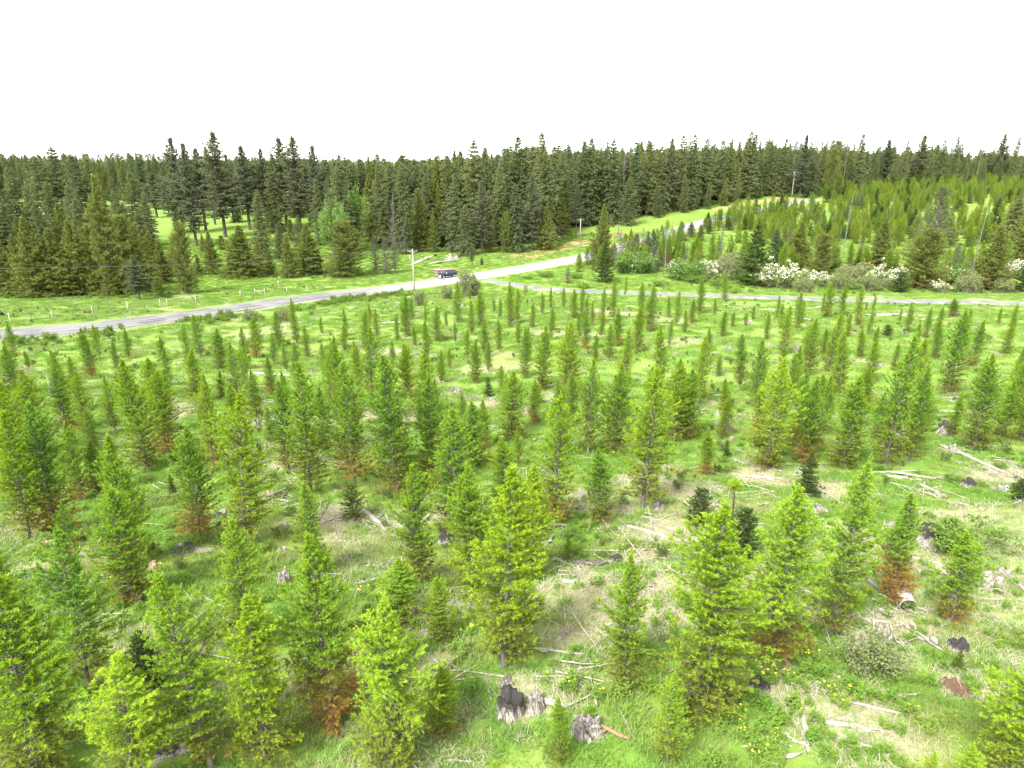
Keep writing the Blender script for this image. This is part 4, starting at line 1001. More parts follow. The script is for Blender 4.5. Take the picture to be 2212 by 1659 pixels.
# ---------------------------------------------------------------- forest interior and hillside (too many to count: the near ones above are single trees)
EDGE = np.array([(-400, 432), (0, 432), (330, 436), (560, 440), (700, 470), (740, 530), (800, 522), (870, 540), (980, 538), (1120, 536), (1200, 505), (1280, 478), (1400, 458), (1500, 446), (1560, 434), (1640, 420), (1760, 422), (1900, 402), (2212, 386), (2600, 380)], float)
SKY = np.array([(-400, 338), (0, 342), (150, 340), (350, 338), (700, 350), (880, 352), (960, 345), (1100, 330), (1300, 322), (1600, 318), (1800, 322), (2000, 330), (2212, 335), (2600, 335)], float)
r = np.random.default_rng(21)
pts, rt, sc_, ix = [], [], [], []
cand = []
for _ in range(9000):
    px = r.uniform(-250, 2460); ey = np.interp(px, EDGE[:, 0], EDGE[:, 1])
    P = None
    cand.append((px, ey, r.uniform(0, 1)))
edge_cache = {int(k): G(k, np.interp(k, EDGE[:, 0], EDGE[:, 1]))[1] for k in range(-260, 2480, 20)}
for px, ey, f in cand:
    y0 = edge_cache[int(round(px / 20.0) * 20)]
    y = y0 + (6 + 170 * f ** 1.1 if r.uniform() < 0.45 else 120 + 1100 * f ** 1.6)
    u = (px - PW / 2) / FPX; x = u * y * 1.02 + r.normal(0, 1.5)
    z = float(H0(x, y)); P = (x, y, z)
    near = y - y0 < 170
    h = r.uniform(20, 34) if px > 720 else r.uniform(14, 27)
    hm = height_for(P, np.interp(px, SKY[:, 0], SKY[:, 1]) + (9 if px > 950 else 3) + 15 * (fbm(np.array(px), np.array(y * 0.2), 16, 91, 2) - 0.5) + r.exponential(14) - 7)
    h = min(h, hm)
    if px <= 720 and r.uniform() < 0.06: h = max(h, height_for(P, np.interp(px, SKY[:, 0], SKY[:, 1]) - r.uniform(-3, 9)))
    if near and px > 720 and r.uniform() < 0.08: h = max(h, height_for(P, np.interp(px, SKY[:, 0], SKY[:, 1]) - r.uniform(-4, 20)))
    if h < 9: continue
    pts.append((x, y, z - 0.3)); rt.append((0, 0, r.uniform(0, 6.28)))
    if near: i = int(r.integers(0, 4)); b = [30.0, 30.0, 30.0, 14.0][i]; w = [1.0, 1.0, 1.15, 0.5][i]
    else: i = 4 + int(r.integers(0, 3)); b = 24.0; w = 1.1
    s = h / b; w = w * r.uniform(.75, 1.35); sc_.append((s * w, s * w * r.uniform(.9, 1.1), s)); ix.append(i)
protos = [K['fir'][1]['crown'], K['fir'][3]['crown'], K['fir'][0]['crown'], K['olive'][1]['crown']] + [k['crown'] for k in K['far']]
instancer('forest', pts, rt, sc_, ix, protos, label='dense dark conifer forest filling the skyline behind the road')
print('forest', len(pts))
# ridge far behind the left meadow, its sunlight painted in as paler needles
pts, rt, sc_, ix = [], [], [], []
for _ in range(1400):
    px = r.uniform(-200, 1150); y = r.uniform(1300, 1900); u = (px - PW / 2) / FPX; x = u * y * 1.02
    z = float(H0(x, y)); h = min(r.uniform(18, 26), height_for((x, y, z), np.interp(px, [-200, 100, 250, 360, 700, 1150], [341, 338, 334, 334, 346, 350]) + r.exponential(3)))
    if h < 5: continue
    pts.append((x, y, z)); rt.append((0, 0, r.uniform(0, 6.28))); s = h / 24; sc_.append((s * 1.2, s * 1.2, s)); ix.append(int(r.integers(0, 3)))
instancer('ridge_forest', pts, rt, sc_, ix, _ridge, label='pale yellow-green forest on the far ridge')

# hillside larches
_hill = []
for i_ in (0, 2, 4, 6):
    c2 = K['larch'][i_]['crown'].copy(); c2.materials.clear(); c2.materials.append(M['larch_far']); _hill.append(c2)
_hm = bpy.data.materials
for src, s_ in ((K['sparse'][0], 0.5), (K['fir_small'][0], 2.0)):
    c2 = src['crown'].copy(); c2.transform(Matrix.Scale(s_, 4)); _hill.append(c2)
road_x = lambda y: np.interp(y, MAIN[:, 1], MAIN[:, 0])
hl = []
tries = 0
cell = {}
while len(hl) < 1950 and tries < 90000:
    tries += 1
    y = r.uniform(188, 540); x = r.uniform(20, 0.86 * y + 30)
    if x < road_x(y) + 7 + r.uniform(0, 3): continue
    z = float(H0(x, y)); px, py = project((x, y, z))
    if py > 590 or py < np.interp(px, EDGE[:, 0], EDGE[:, 1]) + 4: continue
    if py > 500 and r.uniform() < 0.15: continue
    if fbm(np.array(x), np.array(y), 22, 44) < 0.27 + 0.08 * (py > 500): continue
    key = (int(x / 5.0), int(y / 5.0))
    if key in cell: continue
    cell[key] = 1
    hl.append((x, y, z, r.uniform(4.0, 9.5) * r.uniform(.8, 1.15), px, py))
hl.sort(key=lambda e: -(e[3] / e[1]) if -40 < e[4] < 2250 else 0)
HW = lambda: RNG.uniform(0.85, 1.2)
LANDMARKS = [(1833, 480, 'the tall pale snag'), (1986, 490, 'the pale leaning hillside snag'), (2010, 480, 'the tall grey-green hillside conifer'), (1625, 530, 'the broad dark fir'), (1721, 520, 'the broad olive conifer'), (1898, 520, 'the greyish olive conifer'), (1560, 520, 'the grey spiky dead conifer'), (1500, 495, 'the dark young firs below the road'),
             (2175, 490, 'the tall green hillside conifer'), (2110, 530, 'the long leaning snag'), (1437, 530, 'the thin grey roadside snag'), (1712, 425, 'the farthest utility pole'), (1380, 530, 'the brownish scrub conifer pair'), (1775, 550, 'the olive conifer behind the smallest blossom bush'), (2060, 560, 'the greenish scrub conifer'), (1670, 530, 'the narrow dark fir')]
hlabs = landmark_labels([(e[4], e[5], 'tall' if e[3] > 6 else 'small', '') for e in hl[:40]], 'hillside larch')
for k, e in enumerate(hl[:40]):
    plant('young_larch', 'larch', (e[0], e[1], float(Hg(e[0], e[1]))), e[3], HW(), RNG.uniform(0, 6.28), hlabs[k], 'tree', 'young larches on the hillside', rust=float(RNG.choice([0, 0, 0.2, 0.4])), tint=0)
rest = hl[40:]
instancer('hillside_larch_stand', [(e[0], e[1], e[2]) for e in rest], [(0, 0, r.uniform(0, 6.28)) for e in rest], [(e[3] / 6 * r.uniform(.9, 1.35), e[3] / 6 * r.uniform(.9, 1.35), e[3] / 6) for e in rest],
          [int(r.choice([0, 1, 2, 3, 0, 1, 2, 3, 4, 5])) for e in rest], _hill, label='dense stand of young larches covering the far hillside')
print('hillside', len(hl))

# ---------------------------------------------------------------- stumps
m, nt = new_mat('weathered_stump_wood'); n = N(nt)
v = n.scalev(n.coord(), (9, 9, 1.3)); f = n.noise(v, 1.6, 5, 0.65); f2 = n.noise(n.scalev(n.coord(), (1, 1, 0.5)), 7.0, 5, 0.7)
c = n.mix(n.ramp(f, 0.36, 0.66), (0.09, 0.08, 0.068), (0.33, 0.30, 0.265))
ch = n.math('ADD', n.attr('char'), n.math('MULTIPLY', n.math('SUBTRACT', f2, 0.5), 1.5))
c = n.mix(n.ramp(ch, 0.45, 0.80), c, (0.032, 0.029, 0.027))
c = n.mix(n.attr('warm', 'OBJECT'), c, (0.25, 0.12, 0.06))
n.surf(c, 0.95, n.bump(f, 0.7, 0.03), spec=0.15)
M['stump'] = m


def stump_mesh(nm, seed, h=0.6, r0=0.35, char=0.5, flare=0.6, roots=5, jag=0.15, hollow=0.25):
    """weathered stump: fluted, flaring into root buttresses, jagged hollow top; char 0..1 burns the top"""
    r = np.random.default_rng(seed); seg = 30
    a = np.arange(seg) * 2 * math.pi / seg
    ra = np.sort(r.uniform(0, 6.28, roots)); rl = r.uniform(0.6, 1.5, roots)
    lobes = sum(l * np.exp(-((np.angle(np.exp(1j * (a - b)))) / 0.28) ** 2) for b, l in zip(ra, rl))
    flute = 1 + 0.10 * np.sin(a * 7 + seed) + 0.07 * np.sin(a * 11 + 2 * seed) + r.uniform(-0.04, 0.04, seg)
    ht = h * (1 + 1.35 * jag * (np.sin(a * 2 + seed) + 0.6 * np.sin(a * 5 + seed * 2)) + r.uniform(-jag * .9, jag * .9, seg))
    V = []; C = []
    for fz, k in ((-0.25, 1.0), (0.0, 0.95), (0.08, 0.62), (0.2, 0.34), (0.45, 0.12), (0.8, 0.02), (1.0, 0.0)):
        rad = r0 * (flute * (1.06 - 0.12 * fz) + flare * lobes * k * 1.5)
        V.append(np.stack([np.cos(a) * rad, np.sin(a) * rad, np.full(seg, 0.0) + ht * fz], 1)); C.append(np.full(seg, char * (fz + 0.1) * 0.95))
    for rr, dz in ((0.72, -0.12), (0.4, -0.3), (0.12, -0.38)):
        V.append(np.stack([np.cos(a) * r0 * rr * flute, np.sin(a) * r0 * rr * flute, ht * (1 + dz * hollow * 2)], 1)); C.append(np.full(seg, char * 0.95))
    V = np.vstack(V); C = np.concatenate(C); k = 10
    q = [[i * seg + j, i * seg + (j + 1) % seg, (i + 1) * seg + (j + 1) % seg, (i + 1) * seg + j] for i in range(k - 1) for j in range(seg)]
    V = np.vstack([V, [0, 0, h * (1 - hollow * 0.8)]]); C = np.r_[C, char]
    t = [[(k - 1) * seg + j, (k - 1) * seg + (j + 1) % seg, k * seg] for j in range(seg)]
    return mesh_np(nm, V, [np.array(q), np.array(t)], M['stump'], {'char': C})


STUMPS = [stump_mesh(f'stump_{i}', 200 + i, *a) for i, a in enumerate([
    (0.62, 0.42, 0.95, 0.42, 5, 0.14, 0.4), (0.55, 0.36, 0.15, 0.6, 5, 0.16, 0.2), (0.40, 0.42, 0.6, 0.5, 6, 0.22, 0.5), (0.75, 0.30, 0.1, 0.5, 4, 0.10, 0.1), (0.30, 0.45, 0.9, 0.5, 6, 0.28, 0.6), (0.5, 0.38, 0.5, 0.45, 5, 0.3, 0.4)])]
# foot x, foot y, width px, height factor, variant, warm, label
STL = [
    (1104, 1536, 62, 0.95, 0, 0, 'charred black-topped stump with a long white root, nearest the bottom middle'), (1158, 1530, 44, 1.15, 5, 0, 'grey splintered stump just right of the charred black-topped one'),
    (1095, 1478, 26, 1.1, 2, 0, 'round mossy grey stump above the charred black-topped one'), (1268, 1580, 66, 0.85, 2, 0, 'big grey rotting stump with a dark crown beside a red log'),
    (115, 856, 19, 2.3, 3, 0, 'tall pale cut stump with flared foot in the left clearing'), (198, 778, 10, 1.5, 3, 0, 'small white stump below the road at left'), (964, 1172, 38, 0.85, 0, 0, 'round stump with black top and white face'),
    (613, 1256, 33, 1.0, 5, 0, 'grey ribbed stump between two larches in the lower left'), (397, 1192, 48, 0.55, 4, 0, 'low wide black stump in the left clearing'), (475, 1118, 36, 0.5, 4, 0, 'flat dark stump beside the rusty-footed larch'),
    (607, 1073, 30, 0.6, 4, 0, 'dark stump below the larch with grey trunk, right of two'), (577, 1072, 24, 0.6, 2, 0.2, 'brown stump below the larch with grey trunk, left of two'), (620, 1143, 26, 0.7, 5, 0, 'grey stump above the pale roots in the left middle'),
    (610, 1190, 20, 0.8, 1, 0, 'small pale grey stump above the yellow flower clump'), (333, 1226, 24, 0.8, 1, 0.55, 'reddish-brown small stump in the lower left clearing'), (302, 1296, 30, 1.0, 5, 0, 'dark grey stump at the foot of the small dark fir'),
    (340, 1492, 42, 0.8, 2, 0.35, 'reddish-grey rotten stump right of the dark bushy fir'), (363, 1622, 40, 0.7, 4, 0, 'blackened stump near the bottom edge beside the yellow-lime larch'), (1140, 893, 16, 1.6, 1, 0.15, 'pale stump with spreading roots in the middle clearing'),
    (1140, 862, 9, 2.6, 0, 0, 'thin black upright stump above the pale rooty one'), (990, 848, 20, 0.9, 2, 0, 'grey broken stump left of the tiny dark fir'), (817, 897, 18, 0.8, 1, 0, 'pale stump among sticks in the left middle'),
    (1124, 954, 14, 1.2, 1, 0, 'small grey stump behind the big lime larch'), (1424, 1098, 32, 0.8, 2, 0, 'grey hollow stump beside the broad larch'), (1402, 1172, 26, 0.7, 5, 0, 'grey stump below the bleached branch tangle'),
    (1437, 1030, 18, 1.9, 3, 0, 'tall splintered grey stump above the bleached branch tangle'), (1330, 1214, 30, 0.7, 0, 0, 'dark stump right of the blackened arched log'), (1377, 1222, 22, 0.9, 1, 0, 'pale leaning stump right of the dark one by the arched log'),
    (1402, 1266, 34, 0.8, 2, 0.1, 'splintery pale stump in the dry straw patch'), (910, 1322, 30, 0.45, 4, 0.4, 'reddish-brown rotted stump mound in the lower middle'), (1605, 1236, 26, 1.0, 5, 0, 'grey cracked stump below the small dark fir'),
    (1598, 1282, 28, 0.6, 2, 0, 'low grey stump behind the big green larch'), (2010, 1168, 52, 0.75, 0, 0, 'wide burnt black stump with grass around it on the right'), (2141, 1268, 42, 0.95, 1, 0, 'pale fluted stump near the right edge'),
    (1908, 1384, 42, 0.95, 5, 0, 'grey fluted stump with pale top in the lower right'), (2068, 1404, 36, 0.75, 0, 0, 'black hollow stump right of the long grey branch'), (2065, 1490, 46, 0.75, 4, 0.3, 'dark brown rotted stump near the right edge'),
    (1638, 1492, 40, 0.85, 0, 0, 'black-topped stump left of the yellow flower clump'), (1681, 1450, 46, 0.6, 2, 0.35, 'splintered brown stump above the yellow flower clump'), (1711, 1524, 22, 1.0, 0, 0.1, 'small dark stump inside the yellow flower clump'),
    (1918, 1142, 26, 0.9, 5, 0, 'small grey stump left of the wide burnt one'), (2168, 1240, 26, 0.7, 1, 0, 'small pale stump behind the fluted one'), (1771, 1106, 32, 0.75, 2, 0, 'black and white hollow stump below the round dark fir'),
    (1738, 1106, 20, 1.1, 5, 0, 'grey twisted stump left of the black and white one'), (1555, 898, 22, 0.8, 1, 0, 'two-legged pale stump under a small larch'), (1575, 930, 18, 1.2, 3, 0, 'upright grey stump below the two-legged one'),
    (1548, 919, 14, 1.1, 5, 0, 'small splintered stump left of the upright grey one'), (1581, 950, 14, 0.9, 1, 0.3, 'brownish small stump above the little dark fir'), (1795, 930, 22, 0.6, 4, 0, 'dark low stump between two pale larches'),
    (2041, 936, 32, 0.9, 0, 0, 'dark upturned root stump right of the big slim larch'), (2065, 866, 16, 0.9, 4, 0, 'small dark stump above the thin white pole log'), (2056, 978, 16, 1.6, 1, 0, 'pale stump at the upper end of the long grey log'),
    (2091, 1050, 26, 0.7, 0, 0, 'dark hollow stump below the long grey log'), (2165, 1060, 24, 0.7, 1, 0, 'pale scattered stump at right below the long grey log'), (1721, 882, 14, 0.8, 0, 0, 'small black stump right of the lime larch'),
    (1731, 850, 14, 0.7, 1, 0, 'small pale stump above the small black one'), (1898, 793, 18, 0.7, 2, 0, 'grey stump left of the big slim larch top'), (1725, 752, 14, 1.2, 1, 0, 'pale leaning stump in the upper right clearing'), (1578, 754, 16, 0.7, 2, 0, 'grey stump left in the upper right clearing'),
    (542, 890, 16, 0.7, 0, 0, 'black stump beside a pale root left of the straight log pair'), (350, 818, 12, 0.8, 4, 0, 'small dark stump left of its pale neighbour, upper left'), (377, 822, 14, 0.8, 2, 0, 'black and white small stump, upper left clearing'), (357, 845, 12, 1.2, 1, 0, 'small pale stump below the black and white one'),
    (180, 826, 12, 0.6, 4, 0, 'tiny black stump right of the tall pale cut one'), (393, 995, 20, 0.6, 1, 0, 'whitish stump beside thin sticks in the left middle'), (388, 1016, 16, 0.8, 3, 0, 'white stub below the whitish stump'), (393, 1078, 18, 0.9, 0, 0, 'dark small stump below the small dark fir'),
    (13, 860, 14, 0.7, 2, 0, 'grey stump at the left edge below the wood heap'), (283, 700, 12, 0.5, 4, 0, 'dark flat stump below the left road'), (990, 660, 12, 1.0, 1, 0, 'pale stump in the far clearing, left of a slim larch'), (1000, 662, 10, 1.3, 3, 0, 'white stump in the far clearing, right of a slim larch'),
    (900, 680, 12, 0.7, 2, 0, 'grey stump in the far clearing below the pole'), (934, 702, 12, 0.7, 1, 0, 'pale stump in the far clearing beside a broad larch'), (1618, 697, 14, 0.6, 1, 0, 'pale flat stump below a small larch, upper right'), (1955, 720, 12, 1.0, 0, 0, 'black stump below the squat dark fir'),
    (1845, 720, 12, 0.8, 0, 0, 'black and white stump between two slim larches, upper right'), (1788, 722, 10, 1.0, 2, 0, 'grey stump left of the black and white one, upper right'), (1110, 700, 10, 0.8, 1, 0, 'pale stump under twin slim larches, far middle'), (860, 658, 10, 0.8, 1, 0, 'white stump below the road shrubs left of the pole')]
for x, y, wpx, hf, va, wm, lab in STL:
    P = G(x, y); dist = math.sqrt(P[0] ** 2 + P[1] ** 2 + (P[2] - CAM_Z) ** 2)
    wm_ = wpx / FPX * dist
    s = wm_ / (2 * 0.36 * 1.42)
    o = ob('stump', STUMPS[va], loc=(P[0], P[1], P[2] - 0.02), rot=(RNG.normal(0, 0.06), RNG.normal(0, 0.06), RNG.uniform(0, 6.28)), scale=(s, s, s * hf))
    if wm: o['warm'] = float(wm)
    tag(o, lab, 'stump', 'old stumps in the clearing')

# ---------------------------------------------------------------- logs and bleached branches
m, nt = new_mat('bleached_log_wood'); n = N(nt)
v = n.scalev(n.coord(), (1.0, 14, 14)); f = n.noise(v, 1.2, 5, 0.65)
c = n.mix(n.ramp(f, 0.36, 0.64), (0.17, 0.150, 0.125), (0.44, 0.405, 0.35))
c = n.mix(n.attr('dark', 'OBJECT'), c, (0.035, 0.032, 0.03))
c = n.mix(n.attr('warm', 'OBJECT'), c, (0.20, 0.10, 0.05))
n.surf(c, 0.9, n.bump(f, 0.6, 0.02), spec=0.2)
M['log'] = m


def log_mesh(nm, seed, stubs=3, bend=0.03, taper=0.6):
    """unit log along x, radius about 0.5 in y and z at unit thickness"""
    r = np.random.default_rng(seed); mb = MB()
    x = np.linspace(0, 1, 7); yy = np.cumsum(r.normal(0, bend, 7)) * 1.0; zz = np.cumsum(r.normal(0, bend * 0.3, 7))
    mb.tube(np.column_stack([x, yy * 3, zz * 2]), 0.5 * (1 - (1 - taper) * x) * (1 + r.uniform(-0.1, 0.1, 7)), 9, rough=0.14, rng=r)
    for i in range(stubs):
        u = r.uniform(0.1, 0.95); a = r.uniform(0, 3.14)
        p = np.array([u, np.interp(u, x, yy) * 3, np.interp(u, x, zz) * 2])
        mb.tube([p, p + np.array([0.03 * r.uniform(0.3, 1.2), math.cos(a) * r.uniform(0.8, 2.2), math.sin(a) * r.uniform(0.8, 1.8)])], [0.16, 0.08], 5)
    return mb.mesh(nm, M['log'])


LOGS = [log_mesh(f'log_{i}', 300 + i, [2, 4, 0, 3, 5, 1][i], [0.05, 0.12, 0.03, 0.16, 0.10, 0.06][i], [0.7, 0.5, 0.9, 0.45, 0.4, 0.75][i]) for i in range(6)]
LOG_P = []


def lay_log(A, B, thick, va, lab, name='log', dark=0.0, warm=0.0, group='logs and bleached branches on the ground', lift=0.35):
    A = np.array(A); B = np.array(B); d = B - A; L = np.linalg.norm(d)
    R_ = Vector(d).to_track_quat('X', 'Z')
    e = R_.to_euler()
    o = ob(name, LOGS[va], loc=A + np.array([0, 0, thick * lift]), rot=e, scale=(L, thick, thick))
    if dark: o['dark'] = float(dark)
    if warm: o['warm'] = float(warm)
    tag(o, lab, 'log', group)
    LOG_P.append((A, B))
    return o


LGL = [  # x1,y1,x2,y2,thick px,variant,dark,label
    (1380, 1143, 1474, 1167, 7, 1, 0, 'thickest bleached branch in the tangle right of the broad larch'), (1400, 1130, 1470, 1105, 4, 3, 0, 'bleached branch slanting up from the tangle toward the stump'), (1402, 1096, 1415, 1160, 3, 3, 0, 'thin upright stick standing out of the bleached tangle'),
    (1395, 1120, 1460, 1150, 3, 4, 0, 'thin bleached branch crossing the thick one in the tangle'), (1415, 1172, 1480, 1140, 3, 3, 0, 'thin bleached branch below the tangle'), (794, 1107, 847, 1147, 6, 1, 0, 'thick bleached branch in the heap of dead branches'), (847, 1133, 884, 1132, 4, 0, 0, 'short bleached branch right end of the dead heap'),
    (785, 1140, 830, 1110, 3, 3, 0, 'thin branch slanting up through the dead heap'), (820, 1165, 850, 1145, 3, 4, 0, 'thin branch below the dead heap'), (770, 1110, 812, 1150, 3, 4, 0, 'thin branch at the left side of the dead heap'), (1190, 833, 1217, 823, 4, 1, 0, 'pale crooked log beside the broad bright larch'), (353, 897, 423, 883, 5, 0, 0, 'upper pale log of the crossed pair at left'),
    (355, 893, 395, 905, 3, 3, 0, 'lower pale log of the crossed pair at left'), (563, 913, 640, 897, 5, 0, 0, 'long pale log, lower of the parallel pair'), (600, 905, 655, 893, 4, 1, 0, 'pale log, upper of the parallel pair'), (550, 808, 613, 812, 6, 2, 0, 'straight pale log lying level in the upper left clearing'), (385, 785, 415, 780, 4, 1, 0, 'short pale log in the upper left clearing'),
    (345, 862, 372, 858, 4, 3, 0, 'small crooked log at the foot of a larch, left'), (320, 1077, 387, 1065, 3, 1, 0, 'thin level stick below the small dark fir at left'), (690, 1130, 737, 1113, 5, 1, 0, 'bleached branch, lower of the slanting pair left of the stubby fir'), (688, 1118, 706, 1085, 4, 3, 0, 'bleached branch, upper of the slanting pair left of the stubby fir'),
    (2041, 890, 2141, 890, 4, 2, 0, 'thin white pole log lying level near the right edge'), (1878, 1022, 1968, 1018, 4, 2, 0, 'thin pale log behind the stack of short planks'), (1938, 1023, 2008, 1033, 7, 0, 0, 'thick grey log, upper of the parallel group on the right'), (1930, 1030, 1990, 1036, 5, 1, 0.1, 'grey log below the thick one in the parallel group'), (1938, 1048, 2008, 1067, 5, 0, 0, 'pale slanting log below the parallel group'),
    (1995, 1050, 2055, 1077, 5, 1, 0, 'pale slanting log right of its neighbour on the right slope'), (2035, 1060, 2091, 1079, 4, 0, 0, 'pale log, rightmost of the three slanting ones'), (1618, 1030, 1688, 1033, 6, 1, 0, 'pale log in the line of slash left of the round dark fir'), (1590, 1024, 1640, 1036, 4, 3, 0, 'pale branch at the left end of the slash line'), (1555, 1117, 1645, 1130, 5, 1, 0, 'pale log behind the small dark fir with a thin leader'),
    (1857, 895, 1880, 905, 5, 0, 0.1, 'short grey log left of the big slim larch'), (2058, 975, 2158, 1018, 10, 0, 0.15, 'long thick grey log running down from the pale stump on the right'), (1851, 1521, 1931, 1539, 6, 2, 0, 'straight pale stick above the slash at lower right'), (1785, 1559, 1895, 1569, 6, 1, 0, 'longest pale stick in the lower right slash'), (1851, 1576, 1918, 1579, 5, 3, 0, 'pale stick below the longest one'),
    (1798, 1593, 1841, 1603, 7, 0, 0.3, 'dark grey short log in the lower right slash'), (1845, 1606, 1905, 1618, 7, 0, 0, 'pale thick stick at the bottom of the slash'), (1741, 1559, 1761, 1629, 7, 1, 0, 'pale stick pointing down at the viewer, lower right'), (1655, 1586, 1705, 1606, 7, 3, 0, 'bleached branch left of the stick that points down'), (1692, 1585, 1745, 1612, 5, 4, 0, 'crooked branch between the bleached one and the down-pointing stick'),
    (1615, 1613, 1665, 1614, 6, 0, 0, 'short white stick near the bottom edge'), (1811, 1553, 1851, 1536, 4, 3, 0, 'thin stick slanting up over the longest one'), (1901, 1396, 1951, 1464, 8, 1, 0, 'long bleached branch running down from the grey fluted stump'), (1948, 1389, 1965, 1419, 7, 0, 0, 'short grey branch right of the long bleached one'), (1968, 1360, 2038, 1406, 12, 4, 0, 'thick bleached log tapering toward the black hollow stump'),
    (1875, 1339, 1918, 1346, 6, 2, 0, 'short white stick above the grey fluted stump'), (1851, 1392, 1887, 1400, 6, 0, 0, 'short pale stick left of the grey fluted stump'), (1718, 1371, 1775, 1383, 4, 1, 0, 'thin pale stick below the big green larch'), (1738, 1276, 1785, 1303, 9, 0, 0.15, 'grey log right of the big green larch'), (1871, 1253, 1897, 1271, 14, 0, 0.6, 'dark log end left of the orange-skirted larch'),
    (1941, 1504, 1985, 1499, 6, 0, 0, 'white stick near the dark brown rotted stump'), (2020, 1250, 2045, 1225, 6, 4, 0, 'bleached forked branch right of the orange-skirted larch'), (2000, 1175, 2030, 1200, 6, 3, 0, 'pale root branch below the wide burnt stump'), (1990, 1208, 2050, 1222, 4, 1, 0, 'thin pale stick right of the orange-skirted larch'), (1164, 1403, 1250, 1413, 8, 0, 0.05, 'grey log lying level below the dry straw patch'),
    (1197, 1386, 1220, 1366, 8, 3, 0, 'short bleached log slanting up above the level grey one'), (1200, 1209, 1227, 1219, 10, 0, 0.3, 'dark short log left of the blackened arched one'), (1230, 1256, 1284, 1256, 7, 1, 0, 'pale log below the blackened arched one'), (1170, 1186, 1190, 1156, 7, 3, 0, 'bleached branch slanting up right of the big central larch'), (944, 1426, 977, 1453, 6, 3, 0, 'thin bleached sticks left of the big central larch foot'),
    (974, 1643, 1012, 1645, 7, 0, 0, 'short white stick at the bottom edge, middle'), (1347, 1543, 1370, 1589, 5, 3, 0, 'thin bleached stick right of the red log'), (1303, 1572, 1352, 1594, 12, 0, 0, 'rotten red-brown log beside the big grey stump'), (1250, 1222, 1302, 1222, 16, 5, 0.85, 'blackened log of the arch in the dry patch'), (1655, 1642, 1718, 1630, 13, 0, 0, 'bleached twisted log at the bottom edge, right of centre'),
    (1176, 1520, 1212, 1530, 15, 5, 0, 'white slab log right of the splintered stump'), (834, 700, 845, 692, 3, 3, 0, 'small pale stick below the roadside shrubs'), (823, 700, 858, 697, 4, 2, 0, 'pale straight log in the far left clearing'), (1895, 682, 1960, 680, 5, 1, 0.1, 'long grey debris log below the gravel track'), (1760, 665, 1800, 655, 4, 3, 0, 'thin grey log between larches below the gravel track'),
    (1740, 690, 1760, 695, 4, 1, 0, 'short grey log, upper right clearing'), (2000, 690, 2040, 684, 3, 1, 0, 'thin log left of the round brown-green tree'), (20, 808, 46, 800, 8, 4, 0, 'largest log of the grey wood heap at the left edge'), (5, 812, 40, 806, 6, 3, 0, 'lower log of the grey wood heap at the left edge'), (0, 835, 40, 825, 5, 3, 0, 'pale log below the grey wood heap'), (860, 1180, 880, 1150, 4, 3, 0, 'short pale stick below the dead heap'),
    (1590, 995, 1612, 1003, 4, 0, 0, 'short stick beside the little dark fir'), (1545, 855, 1570, 850, 4, 1, 0, 'short stick left of two small larches'), (1770, 860, 1800, 866, 4, 0, 0, 'pale stick above the thin-stemmed larch')]
for x1, y1, x2, y2, tp, va, dk, lab in LGL:
    A, B = G(x1, y1), G(x2, y2); dist = np.linalg.norm((A + B) / 2 - np.array([0, 0, CAM_Z]))
    lay_log(A, B, tp * 0.85 / FPX * dist, va, lab, dark=dk, warm=0.75 if 'red-brown' in lab else 0)
# the cut log round with a dark end
P = G(1966, 1325); dist = np.linalg.norm(P - np.array([0, 0, CAM_Z])); th = 27 / FPX * dist
A = P + np.array([-0.05, 0.1, 0]); d = np.array([0.18, 1.0, 0.12]); d /= np.linalg.norm(d)
root = ob('log_round', None, loc=A); tag(root, 'short thick cut log with pale bark and dark sawn end facing the viewer', 'log')
mb = MB().tube([d * 0.02 + [0, 0, th * .45], d * 0.5 + [0, 0, th * .48], d * 1.15 + [0, 0, th * .5]], [th * .5, th * .5, th * .46], 18, cap=True, rough=0.03, rng=np.random.default_rng(5))
ob('bark', mb.mesh('log_round_bark', M['log']), root)
mb = MB().tube([-d * 0.015 + [0, 0, th * .45], d * 0.05 + [0, 0, th * .45]], [th * .47, th * .47], 18)
ob('sawn_end', mb.mesh('log_round_end', plain('dark_sawn_wood', (0.035, 0.03, 0.026), 0.9)), root)

# ---------------------------------------------------------------- utility poles and wires
M['pole'] = bark('pole_wood', (0.22, 0.19, 0.155), (0.36, 0.32, 0.27))
M['metal'] = plain('galvanised_metal', (0.35, 0.36, 0.37), 0.5, metal=0.6)
M['ceramic'] = plain('insulator_glaze', (0.40, 0.40, 0.42), 0.3)
M['wire'] = plain('conductor_wire', (0.22, 0.22, 0.23), 0.6)
rd = np.array([0.707, 0.707, 0.0])


